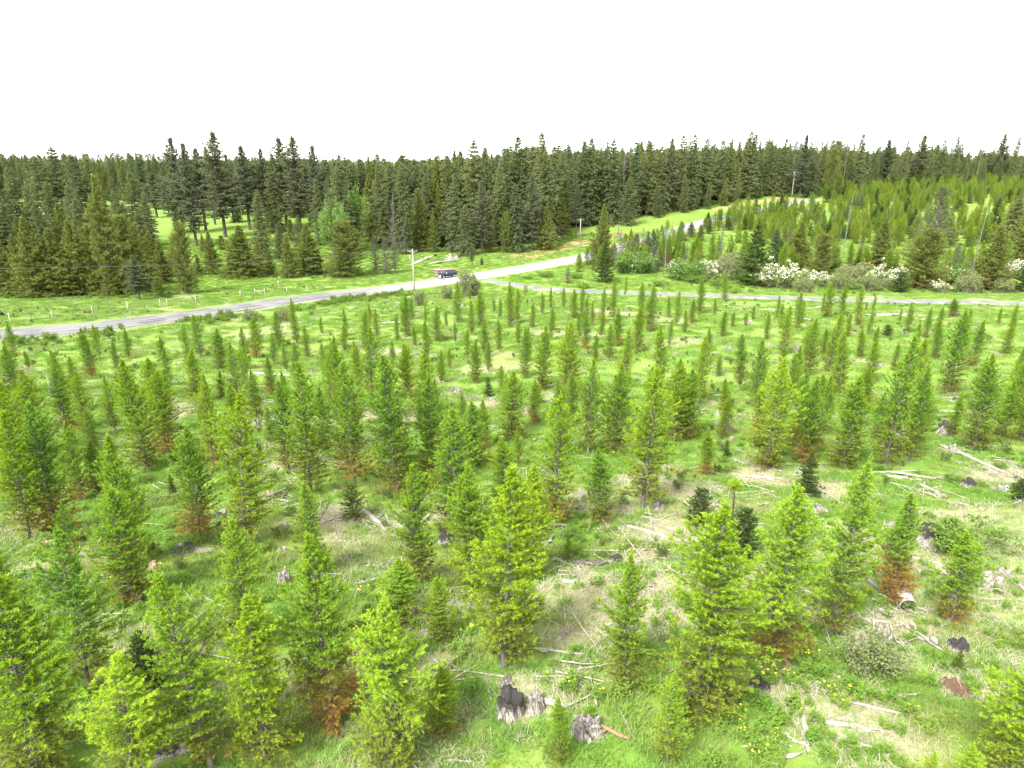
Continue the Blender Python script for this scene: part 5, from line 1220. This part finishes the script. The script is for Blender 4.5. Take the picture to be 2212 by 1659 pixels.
def pole(P, h, lab, extra=False, rz=math.radians(-12)):
    root = ob('utility_pole', None, loc=P, rot=(0, 0, rz)); tag(root, lab, 'utility pole', 'utility poles along the road')
    ob('shaft', MB().tube([(0, 0, -1), (0, 0, h * .5), (0, 0, h)], [.21, .19, .16], 10).mesh('pole_shaft', M['pole'], True), root)
    zc = h - 0.55
    a = ob('crossarm', MB().box((0, -0.17, zc), (2.6, 0.11, 0.14)).mesh('pole_crossarm', M['pole']), root)
    for s in (-1, 1):
        ob('brace', MB().tube([(s * .75, -0.2, zc - .08), (0, -0.16, zc - .8)], .025, 5).mesh('pole_brace', M['metal']), a)
    tips = []
    for x in (-1.2, -0.6, 1.2):
        ob('insulator', MB().tube([(x, -.17, zc + .07), (x, -.17, zc + .14), (x, -.17, zc + .2), (x, -.17, zc + .3)], [.03, .075, .05, .06], 8).mesh('pole_insulator', M['ceramic'], True), a)
        tips.append((x, -.17, zc + .3))
    if extra:
        b = ob('cutout_bracket', MB().tube([(0, -.1, h * .74), (-0.45, -.2, h * .77), (-0.75, -.2, h * .80)], .05, 6).mesh('pole_bracket', M['metal']), root)
        ob('cutout', MB().tube([(-.75, -.2, h * .77), (-.75, -.2, h * .82), (-.75, -.2, h * .86)], [.06, .11, .07], 8).mesh('pole_cutout', M['ceramic'], True), b)
        ob('riser_pipe', MB().tube([(0.0, -.2, -.2), (0.0, -.2, 2.6)], .06, 6).mesh('pole_riser', plain('orange_guard', (0.5, 0.22, 0.12), 0.7)), root)
    Mw = Matrix.Translation(Vector(P)) @ Matrix.Rotation(rz, 4, 'Z')
    return [np.array(Mw @ Vector(t)) for t in tips]


P1 = G(895, 630); t1 = pole(P1, height_for(P1, 538), 'tall grey wooden utility pole by the road near the pickup', True)
P2 = G(1253, 521); t2 = pole(P2, height_for(P2, 472), 'utility pole on the tan bank left of the roadside conifer')
P3 = G(1710, 428); t3 = pole(P3, height_for(P3, 370), 'farthest utility pole, against the forest where the road crests')
P0 = np.array([P1[0] - 80, P1[1] - 86, 0]); P0[2] = float(Hg(P0[0], P0[1]))
t0 = [p + (P0 - P1) for p in t1]


def wire(A, B, sag, lab):
    u = np.linspace(0, 1, 22)[:, None]
    p = A + (B - A) * u - np.array([0, 0, 1.]) * sag * 4 * u * (1 - u)
    tag(ob('power_line', MB().tube(p, 0.005, 4, cap=False).mesh('power_line', M['wire'])), lab, 'power line', 'power lines')


for i, w in enumerate(('outer', 'middle', 'inner')):
    wire(t0[i], t1[i], 1.6, f'thin {w} power line from the near pole across the left trees'); wire(t1[i], t2[i], 2.0, f'thin {w} power line between the near and middle poles'); wire(t2[i], t3[i], 2.4, f'thin {w} power line between the middle and farthest poles')

# ---------------------------------------------------------------- fences
M['post_pale'] = bark('pale_fence_post', (0.30, 0.27, 0.22), (0.48, 0.44, 0.38)); M['post_brown'] = bark('brown_fence_post', (0.07, 0.05, 0.035), (0.15, 0.11, 0.08)); M['steel'] = plain('green_steel_post', (0.05, 0.075, 0.05), 0.6)


def fence(lab, posts, wires=(0.35, 0.7, 1.05), name='wire_fence', braces=()):
    """posts: (px, py, height, kind)"""
    Q = [(G(x, y), h, k) for x, y, h, k in posts]
    root = ob(name, None, loc=Q[0][0]); tag(root, lab, 'fence', 'roadside fences'); o0 = Q[0][0]
    for P, h, k in Q:
        rr, mt_ = {'w': (.075, M['post_pale']), 'b': (.09, M['post_brown']), 's': (.045, M['steel'])}[k]
        ln = RNG.normal(0, .04, 2)
        p = P - o0
        ob('post', MB().tube([p + [0, 0, -.3], p + [ln[0] * h, ln[1] * h, h]], [rr, rr * .9], 7, rough=.05, rng=RNG).mesh('fence_post', mt_), root)
    for i, j in braces:
        a, b = Q[i][0] - o0, Q[j][0] - o0
        ob('brace', MB().tube([a + [0, 0, 1.0], b + [0, 0, 1.0]], .07, 6).mesh('fence_brace', M['post_pale'] if Q[i][2] == 'w' else M['post_brown']), root)
    for w in wires:
        ob('wire', MB().tube([P - o0 + [0, 0, w] for P, h, k in Q], .009, 3, cap=False).mesh('fence_wire', M['wire']), root)
    return root


fence('wire fence of pale wooden and green steel posts along the left meadow', [(24, 700, 2.0, 'w'), (68, 692, 1.3, 's'), (113, 690, 1.8, 'w'), (157, 682, 1.3, 's'), (200, 679, 1.6, 'w'), (240, 673, 1.3, 's'), (277, 671, 1.8, 'w'), (313, 665, 1.3, 's'), (346, 661, 1.5, 'w'), (361, 661, 1.5, 'w'), (393, 656, 1.3, 's'), (423, 652, 1.5, 'w')])
fence('pale braced fence posts and wire between the meadow gate and the pickup', [(572, 637, 1.6, 'w'), (551, 637, 1.6, 'w'), (603, 621, 1.8, 'w'), (620, 632, 1.3, 'w'), (663, 631, 1.5, 'w'), (709, 622, 1.3, 'w'), (750, 617, 1.2, 's'), (800, 612, 1.2, 's'), (850, 606, 1.2, 's'), (880, 604, 1.2, 's')], braces=((0, 1),))
fence('dark post and wire fence along the far verge right of the pickup', [(1050, 575, 1.1, 'b'), (1076, 573, 1.2, 'b'), (1101, 569, 1.2, 'b'), (1125, 568, 1.4, 'b'), (1147, 566, 1.4, 'b'), (1165, 560, 1.4, 'b'), (1185, 557, 1.4, 'b'), (1206, 551, 1.5, 'b'), (1209, 549, 1.5, 'b'), (1230, 543, 1.4, 'b'), (1250, 540, 1.4, 'b'), (1272, 535, 1.4, 'b')], braces=((7, 8),))
fence('dark post and wire fence along the uphill verge behind the roadside conifer', [(1335, 521, 1.4, 'b'), (1345, 518, 1.4, 'b'), (1363, 511, 1.4, 'b'), (1378, 508, 1.5, 'b'), (1384, 507, 1.5, 'b'), (1400, 502, 1.4, 'b'), (1415, 498, 1.4, 'b'), (1432, 494, 1.4, 'b'), (1452, 488, 1.4, 'b'), (1470, 482, 1.5, 'b'), (1490, 476, 1.4, 'b'), (1515, 468, 1.4, 'b'), (1545, 459, 1.4, 'b'), (1580, 450, 1.4, 'b')], braces=((3, 4),))
fence('low brown rail fence along the near edge of the road by the willow', [(905, 648, 1.0, 'b'), (921, 646, 1.1, 'b'), (940, 643, 1.1, 'b'), (958, 641, 1.1, 'b')], wires=(), braces=((0, 1), (1, 2), (2, 3)))
A, B = G(520, 641), G(545, 638)
root = ob('field_gate', None, loc=A); tag(root, 'green tube gate in the meadow fence with a pale leaning post', 'gate'); d = B - A
M['gate'] = plain('green_gate_paint', (0.06, 0.20, 0.10), 0.5)
for w in (.3, .55, .8, 1.05, 1.3): ob('rail', MB().tube([np.array([0, 0, w]), d + [0, 0, w]], .028, 6).mesh('gate_rail', M['gate']), root)
for u in (0, .5, 1): ob('upright', MB().tube([d * u + [0, 0, .25], d * u + [0, 0, 1.35]], .03, 6).mesh('gate_upright', M['gate']), root)
ob('gate_post', MB().tube([d * -0.06 + [0, 0, -.3], d * -0.03 + [0.1, 0, 1.5]], .09, 7).mesh('gate_post', M['post_pale']), root)
for x, y, h, k, lab in [(1138, 632, 2.0, 'b', 'dark upright post standing alone beside the gravel track'), (1195, 634, 1.6, 'w', 'pale broken stub post beside the gravel track'), (602, 622, 1.8, 'w', None)][:2]:
    P = G(x, y); tag(ob('old_post', MB().tube([(0, 0, -.3), (0.03, 0, h * .6), (0.06, 0.02, h)], [.16, .15, .13], 8, rough=.12, rng=RNG).mesh('old_post', M['post_brown'] if k == 'b' else M['post_pale']), loc=P), lab, 'post')

# ---------------------------------------------------------------- pickup
M['paint'] = plain('dark_blue_paint', (0.010, 0.018, 0.036), 0.4, spec=0.25, var=0.05); M['glass'] = plain('tinted_glass', (0.02, 0.035, 0.045), 0.12, spec=0.5, var=0.05)
M['chrome'] = plain('chrome_trim', (0.62, 0.63, 0.65), 0.25, metal=0.9, var=0.05); M['tyre'] = plain('tyre_rubber', (0.02, 0.02, 0.02), 0.85); M['rim'] = plain('alloy_rim', (0.45, 0.46, 0.48), 0.35, metal=0.8); M['black'] = plain('black_plastic', (0.015, 0.015, 0.016), 0.6); M['lamp'] = plain('lamp_lens', (0.75, 0.76, 0.78), 0.15)
P = G(966, 600); ta = math.atan2(-0.70, -0.71)
truck = ob('pickup_truck', None, loc=(P[0], P[1], P[2] + 0.03), rot=(0, 0, ta)); truck.scale = (1.08, 1.08, 1.15); tag(truck, 'dark blue crew-cab pickup truck parked at the road edge by the log pile', 'truck')


def loft(secs, mat, nm, closed=True):
    """secs: list of (x, list of (y, z)) cross-sections"""
    mb = MB(); k = len(secs[0][1])
    V = np.array([[x, y, z] for x, yz in secs for y, z in yz])
    q = [[i * k + j, (i + 1) * k + j, (i + 1) * k + (j + 1) % k, i * k + (j + 1) % k] for i in range(len(secs) - 1) for j in range(k)]
    mb.add(V, q)
    n0 = len(V)
    for base, flip in ((0, 1), ((len(secs) - 1) * k, -1)):
        c_ = V[base:base + k].mean(0); mb.add(np.vstack([c_, V[base:base + k]]), None, [[0, 1 + j, 1 + (j + 1) % k][::flip] for j in range(k)])
    return mb.mesh(nm, mat)


def sect(w, z0, z1, b=0.08):
    return [(-w, z0 + b), (-w + b * .3, z0), (w - b * .3, z0), (w, z0 + b), (w, z1 - b), (w - b, z1), (-w + b, z1), (-w, z1 - b)]


ob('body', loft([(2.95, sect(.88, .55, 1.02)), (2.80, sect(.97, .48, 1.12)), (1.30, sect(1.0, .45, 1.20)), (1.25, sect(1.0, .45, 1.22)), (-0.95, sect(1.0, .45, 1.22))], M['paint'], 'truck_body'), truck)
ob('cargo_bed', loft([(-0.97, sect(1.0, .5, 1.26)), (-2.85, sect(1.0, .5, 1.26)), (-2.92, sect(.96, .55, 1.2))], M['paint'], 'truck_bed'), truck)
ob('bed_floor', MB().box((-1.92, 0, 1.264), (1.7, 1.7, 0.012)).mesh('truck_bed_floor', M['black']), truck)
cab = ob('cab', loft([(1.35, sect(.92, 1.2, 1.26, .02)), (0.62, sect(.78, 1.2, 1.88, .06)), (-0.55, sect(.78, 1.2, 1.90, .06)), (-0.93, sect(.84, 1.2, 1.45, .06))], M['paint'], 'truck_cab'), truck)
mbw = MB().add([(1.27, -.78, 1.30), (1.27, .78, 1.30), (.70, .68, 1.83), (.70, -.68, 1.83)], [[0, 1, 2, 3]])
ob('windscreen', mbw.mesh('truck_windscreen', M['glass']), cab, loc=(0.035, 0, 0.02))
for s in (-1, 1):
    for x0, x1, xt0, xt1 in ((1.02, .28, .66, .28), (.18, -.72, .18, -.5)):
        v = [(x0, s * .925, 1.27), (x1, s * .925, 1.27), (xt1, s * .80, 1.80), (xt0, s * .80, 1.80)]
        ob('side_window', MB().add(v, [[0, 1, 2, 3] if s > 0 else [3, 2, 1, 0]]).mesh('truck_side_window', M['glass']), cab)
    ob('mirror', MB().box((1.05, s * 1.12, 1.35), (.14, .22, .26)).mesh('truck_mirror', M['chrome']), cab)
    ob('headlight', MB().box((2.93, s * .72, .93), (.12, .34, .16)).mesh('truck_headlight', M['lamp']), truck)
    for x in (.75, -.25): ob('door_handle', MB().box((x, s * 1.012, 1.1), (.18, .03, .04)).mesh('truck_handle', M['chrome']), truck)
    ob('running_board', MB().box((.1, s * 1.04, .42), (2.3, .16, .06)).mesh('truck_step', M['chrome']), truck)
    ob('tail_light', MB().box((-2.93, s * .88, .98), (.06, .14, .34)).mesh('truck_tail', plain('red_lens', (.35, .01, .01), .3)), truck)
    for x in (1.95, -1.75):
        w = ob('wheel', MB().tube([(x, s * .76, .41), (x, s * .80, .41), (x, s * 1.0, .41), (x, s * 1.04, .41)], [.34, .41, .41, .35], 20).mesh('truck_tyre', M['tyre']), truck)
        ob('rim', MB().tube([(x, s * 1.0, .41), (x, s * 1.055, .41)], [.25, .24], 14).mesh('truck_rim', M['rim']), w)
        ob('fender_flare', MB().tube([(x + .52 * math.cos(a), s * .985, .43 + .52 * math.sin(a)) for a in np.linspace(.1, 3.04, 9)], .045, 5).mesh('truck_flare', M['paint']), truck)
ob('grille', MB().box((2.965, 0, .86), (.07, 1.05, .34)).mesh('truck_grille', M['black']), truck)
ob('grille_bar', MB().box((3.0, 0, .90), (.05, 1.05, .07)).mesh('truck_grille_bar', M['chrome']), truck)
ob('bumper', MB().box((3.02, 0, .56), (.22, 1.86, .24)).mesh('truck_bumper', M['chrome']), truck)
ob('rear_bumper', MB().box((-3.0, 0, .58), (.16, 1.8, .2)).mesh('truck_rear_bumper', M['chrome']), truck)

# ---------------------------------------------------------------- log pile and fallen trunks beyond the road
b0 = G(958, 589); ud = np.array([0.93, 0.36, 0]); wd = np.array([-0.36, 0.93, 0])
k = 0
for row, nlog in ((0, 4), (1, 3)):
    for j in range(nlog):
        A = b0 + wd * ((j + row * .5) * 0.95 - 1.0) - ud * (2.0 + RNG.uniform(-.5, .5)) + np.array([0, 0, row * .6])
        lay_log(A, A + ud * RNG.uniform(4.5, 5.8), RNG.uniform(.5, .7), [0, 2, 5][k % 3], ['bottom', 'middle', 'topmost'][row] + f" row log of the cut pile behind the pickup, {['front', 'second', 'third', 'fourth', 'rear'][j]} one", 'pile_log', warm=0.3 * RNG.uniform(.5, 1.2), dark=0.45, group='logs of the cut pile', lift=0.5); k += 1
for x1, y1, x2, y2, tp, va, wm, lab in [(938, 570, 985, 562, 5, 0, 0, 'pale peeled trunk lying in the meadow above the log pile'), (900, 568, 932, 552, 4, 1, 0, 'broken grey trunk lying in the grass right of the near utility pole'), (968, 560, 990, 560, 5, 3, .3, 'short stacked pale log at the end of the peeled trunk'), (972, 557, 993, 563, 5, 4, .2, 'crossed pale log on the peeled trunk heap'),
                                       (978, 563, 988, 553, 4, 3, .3, 'upright pale slash piece on the peeled trunk heap'), (1193, 515, 1217, 512, 4, 2, 0, 'white peeled trunk on the forest edge above the tan bank'), (1456, 455, 1470, 452, 4, 2, 0, 'short white trunk at the forest edge above the uphill road')]:
    A, B = G(x1, y1), G(x2, y2); dist = np.linalg.norm((A + B) / 2 - np.array([0, 0, CAM_Z])); lay_log(A, B, tp / FPX * dist, va, lab, warm=wm)

# black cow at the left edge, lying in the meadow
M['hide'] = plain('black_hide', (0.012, 0.012, 0.013), 0.8)
P = G(0, 682)
mb = MB()
xs = np.array([-.95, -.8, -.4, 0, .4, .75, .95]); rs = np.array([.12, .34, .44, .46, .42, .36, .16])
mb.tube(np.column_stack([xs, 0 * xs, [.5, .5, .48, .46, .5, .56, .6]]), rs, 12)
mb.tube([(.75, 0, .68), (1.1, 0, .92), (1.32, 0, 1.0), (1.6, 0, .84), (1.68, 0, .78)], [.26, .2, .19, .12, .09], 10)
for s in (-1, 1):
    mb.tube([(1.25, s * .12, 1.1), (1.22, s * .36, 1.14)], [.07, .03], 6); mb.tube([(.65, s * .3, .3), (.95, s * .42, .14), (.6, s * .4, .07)], [.14, .09, .06], 7); mb.tube([(-.6, s * .35, .3), (-.3, s * .52, .18), (-.75, s * .5, .08)], [.2, .11, .06], 7)
mb.tube([(-.95, 0, .6), (-1.08, .1, .4), (-1.0, .2, .1)], [.04, .03, .05], 6)
tag(ob('cow', mb.mesh('cow', M['hide'], True), loc=P, rot=(0, 0, math.radians(150))), 'black cow lying in the meadow at the left edge', 'cow')

# ---------------------------------------------------------------- ground cover
def tuft(nm, seed, nbl, rad, h, w, mat, lean=0.5):
    r = np.random.default_rng(seed)
    a = r.uniform(0, 6.28, nbl); q = rad * np.sqrt(r.uniform(0, 1, nbl))
    B = np.stack([np.cos(a) * q, np.sin(a) * q, np.zeros(nbl) - 0.02], 1)
    hh = h * r.uniform(.5, 1.2, nbl); az = r.uniform(0, 6.28, nbl); ln = lean * r.uniform(.2, 1.2, nbl)
    D = np.stack([np.cos(az) * ln, np.sin(az) * ln, np.ones(nbl)], 1)
    pz = r.uniform(0, 6.28, nbl); W = np.stack([np.cos(pz), np.sin(pz), 0 * pz], 1) * (w * r.uniform(.7, 1.3, nbl))[:, None] / 2
    T = B + D * hh[:, None]; Mid = B + D * (hh * .5)[:, None] * np.array([.6, .6, 1.05])
    V = np.stack([B - W, B + W, Mid + W * .8, Mid - W * .8, T], 1).reshape(-1, 3); k = np.arange(nbl)[:, None] * 5
    return mesh_np(nm, V, [k + np.array([0, 1, 2, 3]), k + np.array([3, 2, 4])], mat)


def grass_mat(nm, a, b, c_):
    m, nt = new_mat(nm); n = N(nt)
    big = n.noise(n.pos(), 0.25, 3)
    c = n.mix(n.rnd(), a, b); c = n.mix(n.ramp(big, 0.45, 0.7), c, c_); n.leaf(c, 0.3); return m


M['grass'] = grass_mat('green_grass', (0.092, 0.205, 0.034), (0.180, 0.280, 0.052), (0.215, 0.262, 0.072))
M['straw'] = grass_mat('dry_grass', (0.36, 0.32, 0.22), (0.46, 0.42, 0.31), (0.33, 0.31, 0.17))
M['forb'] = grass_mat('forb_leaves', (0.100, 0.205, 0.030), (0.150, 0.240, 0.038), (0.16, 0.23, 0.045))
M['weed'] = grass_mat('weed_leaves', (0.080, 0.115, 0.035), (0.140, 0.130, 0.060), (0.11, 0.15, 0.04))
M['yellow'] = plain('yellow_petals', (0.72, 0.55, 0.03), 0.8, var=0.1)
M['stick'] = bark('bleached_sticks', (0.18, 0.155, 0.12), (0.40, 0.36, 0.30))
near_t = [tuft(f'grass_near_{i}', 400 + i, 34, .26, [.13, .21, .16][i], .017, M['grass'], .8) for i in range(3)]
dry_t = [tuft(f'grass_dry_{i}', 410 + i, 40, .30, .14, .014, M['straw'], 1.9) for i in range(2)]
far_t = [tuft(f'grass_far_{i}', 420 + i, 90, .85, .28, .045, M['grass'], .6) for i in range(2)] + [tuft('grass_far_dry', 425, 80, .8, .16, .04, M['straw'], 1.6)]


def forb(nm, seed, flowers):
    r = np.random.default_rng(seed); V = []; Q = []; k = 0; mi = []
    for i in range(12):
        a = r.uniform(0, 6.28); q = .22 * math.sqrt(r.uniform()); h = r.uniform(.18, .42); c0 = np.array([math.cos(a) * q, math.sin(a) * q, 0])
        for j in range(12):
            b = r.uniform(0, 6.28); z = h * r.uniform(.15, 1); d = np.array([math.cos(b), math.sin(b), r.uniform(-.2, .6)]); d /= np.linalg.norm(d); s = np.array([-d[1], d[0], 0]); L = r.uniform(.05, .095)
            p = c0 + [0, 0, z]; V += [p, p + d * L * .5 + s * L * .32, p + d * L, p + d * L * .5 - s * L * .32]; Q.append([k, k + 1, k + 2, k + 3]); k += 4; mi.append(0)
        if flowers and i < 4:
            p = c0 + np.array([0, 0, h + .07]); t = r.normal(0, .35, 2); nz = unit(np.array([t[0], t[1], 1.])); x = unit(np.cross(nz, [0, 1., 0])); y = np.cross(nz, x)
            for ang in np.linspace(0, math.pi, 3, endpoint=False):
                u = x * math.cos(ang) + y * math.sin(ang); w = np.cross(nz, u)
                V += [p - u * .028 - w * .013, p + u * .028 - w * .013, p + u * .028 + w * .013, p - u * .028 + w * .013]; Q.append([k, k + 1, k + 2, k + 3]); k += 4; mi.append(1)
    return mesh_np(nm, np.array(V), np.array(Q), [M['forb'], M['yellow']], midx=mi)


forbs = [forb('forb_0', 1, False), forb('forb_1', 2, False), forb('forb_2', 3, True), forb('forb_3', 4, True)]


def sticks(nm, seed, nst, rad, L):
    r = np.random.default_rng(seed); mb = MB()
    for i in range(nst):
        a = r.uniform(0, 6.28); q = rad * math.sqrt(r.uniform()); c0 = np.array([math.cos(a) * q, math.sin(a) * q, r.uniform(.02, .10)]); b = r.normal(0, 1.0); l = L * r.uniform(.25, 1)
        d = np.array([math.cos(b), math.sin(b), r.normal(0, .08)]) * l / 2
        mb.tube([c0 - d, c0 + r.normal(0, .03, 3), c0 + d], np.array([.013, .010, .004]) * r.uniform(.5, 1.8), 4, cap=False)
    return mb.mesh(nm, M['stick'])


stk = [sticks('sticks_0', 1, 9, .6, 1.1), sticks('sticks_1', 2, 14, .5, .6), sticks('sticks_2', 3, 6, .8, 1.8)]
r = np.random.default_rng(77)


def scatter(nmax, ylo, yhi, power=1.0):
    y = ylo + (yhi - ylo) * r.uniform(0, 1, nmax) ** power; x = r.uniform(-1, 1, nmax) * (y * 0.86 + 9)
    return x, y


def emit(name, x, y, idx, s0, s1, protos, lab, tilt=.06, dz=0.0, flat=None):
    z = Hg(x, y) + dz
    nn = len(x); s = r.uniform(s0, s1, nn)
    rot = np.stack([r.normal(0, tilt, nn), r.normal(0, tilt, nn), r.uniform(0, 6.28, nn)], 1)
    scl = np.stack([s, s, s * r.uniform(.8, 1.2, nn)], 1)
    instancer(name, np.stack([x, y, z], 1), rot, scl, idx, protos, label=lab); print(name, nn)


def off_road(x, y, pad=0.9):
    m_ = np.ones(len(x), bool)
    for line, hw in ((MAIN, MAIN_HW), (SIDE, SIDE_HW)):
        d, _ = road_dist(line, x, y); m_ &= d > hw + pad
    return m_


x, y = scatter(62000, 9, 66, .8); d = dryness(x, y); g = fbm(x, y, 1.7, 31)
keep = (d + r.uniform(-.25, .25, len(x)) < .62) & (g > .12)
emit('grass', x[keep], y[keep], r.integers(0, 3, keep.sum()), .7, 1.35, near_t, 'short fresh green grass covering the clearing')
kd = (d > .26) & (r.uniform(0, 1, len(x)) < .6)
emit('dry_grass', x[kd] + .1, y[kd], r.integers(0, 2, kd.sum()), .6, 1.3, dry_t, 'matted straw-coloured dry grass in patches')
x, y = scatter(52000, 58, 300, .62); d = np.where(y < 185, dryness(x, y), 0); g = fbm(x, y, 6, 33); ok = off_road(x, y) & (g > .1) & (d < 2)
ii_ = np.where(d > .55, 2, r.integers(0, 2, len(x)))
emit('meadow_grass', x[ok], y[ok], ii_[ok], .7, 1.25, far_t, 'green grass of the far clearing and verges')
# leafy forbs and yellow flowers
FL = [(1790, 1500, 2.0, 70), (1740, 1470, 1.0, 20), (1315, 1465, 1.4, 40), (975, 1450, 1.6, 30), (90, 1180, 2.0, 40), (370, 1150, 3.0, 50), (420, 1215, 2.6, 50), (1330, 1180, 1.6, 30), (1600, 1540, 1.8, 50), (1545, 1560, 1.4, 40), (1580, 1590, 1.0, 20), (900, 1450, 1.2, 15), (760, 1020, 2.5, 18), (1130, 980, 3, 20), (850, 1010, 3, 15), (230, 1260, 3, 30),
      (1430, 1370, 1.5, 30), (2020, 1470, 1.6, 20), (1900, 1500, 1.4, 20), (500, 1280, 2.0, 25), (640, 790, 6, 30), (420, 800, 6, 30), (60, 1500, 1.5, 20), (830, 1440, 1.5, 18), (1120, 960, 3, 10), (20, 1250, 2.5, 30), (950, 1300, 1.6, 22)]
fx, fy, fi = [], [], []
for px, py, rad, cnt in FL:
    cnt = int(cnt * .5)
    P = G(px, py); a = r.uniform(0, 6.28, cnt); q = 1.25 * rad * np.sqrt(r.uniform(0, 1, cnt)); fx.append(P[0] + q * np.cos(a)); fy.append(P[1] + q * np.sin(a)); fi.append(np.where(r.uniform(0, 1, cnt) < .13, r.integers(2, 4, cnt), r.integers(0, 2, cnt)))
x, y = scatter(2600, 10, 60, .8); kk = fbm(x, y, 4, 51) > .52
fx.append(x[kk]); fy.append(y[kk]); fi.append(np.where(r.uniform(0, 1, kk.sum()) < .06, r.integers(2, 4, kk.sum()), r.integers(0, 2, kk.sum())))
emit('wildflowers', np.concatenate(fx), np.concatenate(fy), np.concatenate(fi), .6, 1.25, forbs, 'leafy green herbs with yellow wildflowers')
# loose sticks in the slash
sx, sy = [], []
for px, py, rad in DRY:
    P = G(px, py); cnt = int(2.6 * rad) * (py < 1480); sx.append(P[0] + r.normal(0, rad * .6, cnt)); sy.append(P[1] + r.normal(0, rad * .6, cnt))
x, y = scatter(2900, 14, 175, .75); sx.append(x); sy.append(y)
sx, sy = np.concatenate(sx), np.concatenate(sy); ok = off_road(sx, sy)
emit('slash_debris', sx[ok], sy[ok], r.integers(0, 3, ok.sum()), .6, 1.5, stk, 'bleached sticks and logging slash scattered over the clearing', dz=.05)
# low shrub mass below the main road and at the forest foot
s_ = r.uniform(20, 150, 560); iL = np.clip((s_ / 2).astype(int), 0, len(MAIN) - 2); dv = MAIN[iL + 1] - MAIN[iL]; dv /= np.linalg.norm(dv, axis=1)[:, None]
off = MAIN_HW + 3.0 + np.abs(r.normal(0, 3.4, 560)); q = MAIN[iL] + np.stack([dv[:, 1], -dv[:, 0]], 1) * off[:, None]
kk = fbm(q[:, 0], q[:, 1], 7, 61) > .36
bx_, by_ = q[kk, 0], q[kk, 1]
P = [G(px, py) for px, py in zip(r.uniform(-20, 380, 60), r.uniform(636, 646, 60))] + [G(px, py) for px, py in zip(r.uniform(430, 760, 40), r.uniform(594, 602, 40))] + [G(px, np.interp(px, EDGE[:, 0], EDGE[:, 1]) + 6) for px in r.uniform(780, 1560, 60)] + [G(px, py) for px, py in zip(r.uniform(1540, 2230, 90), r.uniform(622, 634, 90))]
P = np.array(P); bx_ = np.r_[bx_, P[:, 0]]; by_ = np.r_[by_, P[:, 1]]
emit('undergrowth', bx_, by_, r.integers(0, 4, len(bx_)), .25, .85, [v['foliage'] for v in S['bush']] + [shrub(f'scrub_{i}', 70 + i, 1.5, .8, 14, 60, 22, .10, M['shrub_green'], M['twig'], z0=.1)['foliage'] for i in (0, 1)], 'low green undergrowth along road edge and forest foot')

x, y = scatter(2600, 14, 190, .75); kk = off_road(x, y, 2) & (fbm(x, y, 9, 71) > .45)
emit('weeds', x[kk], y[kk], r.integers(0, 4, kk.sum()), .14, .42, [v['foliage'] for v in S['bush']] + [shrub(f'weed_{i}', 80 + i, 1.5, .8, 14, 60, 22, .10, M['weed'], M['twig'], z0=.1)['foliage'] for i in (0, 1)], 'low dark weeds and brush seedlings dotted over the clearing')
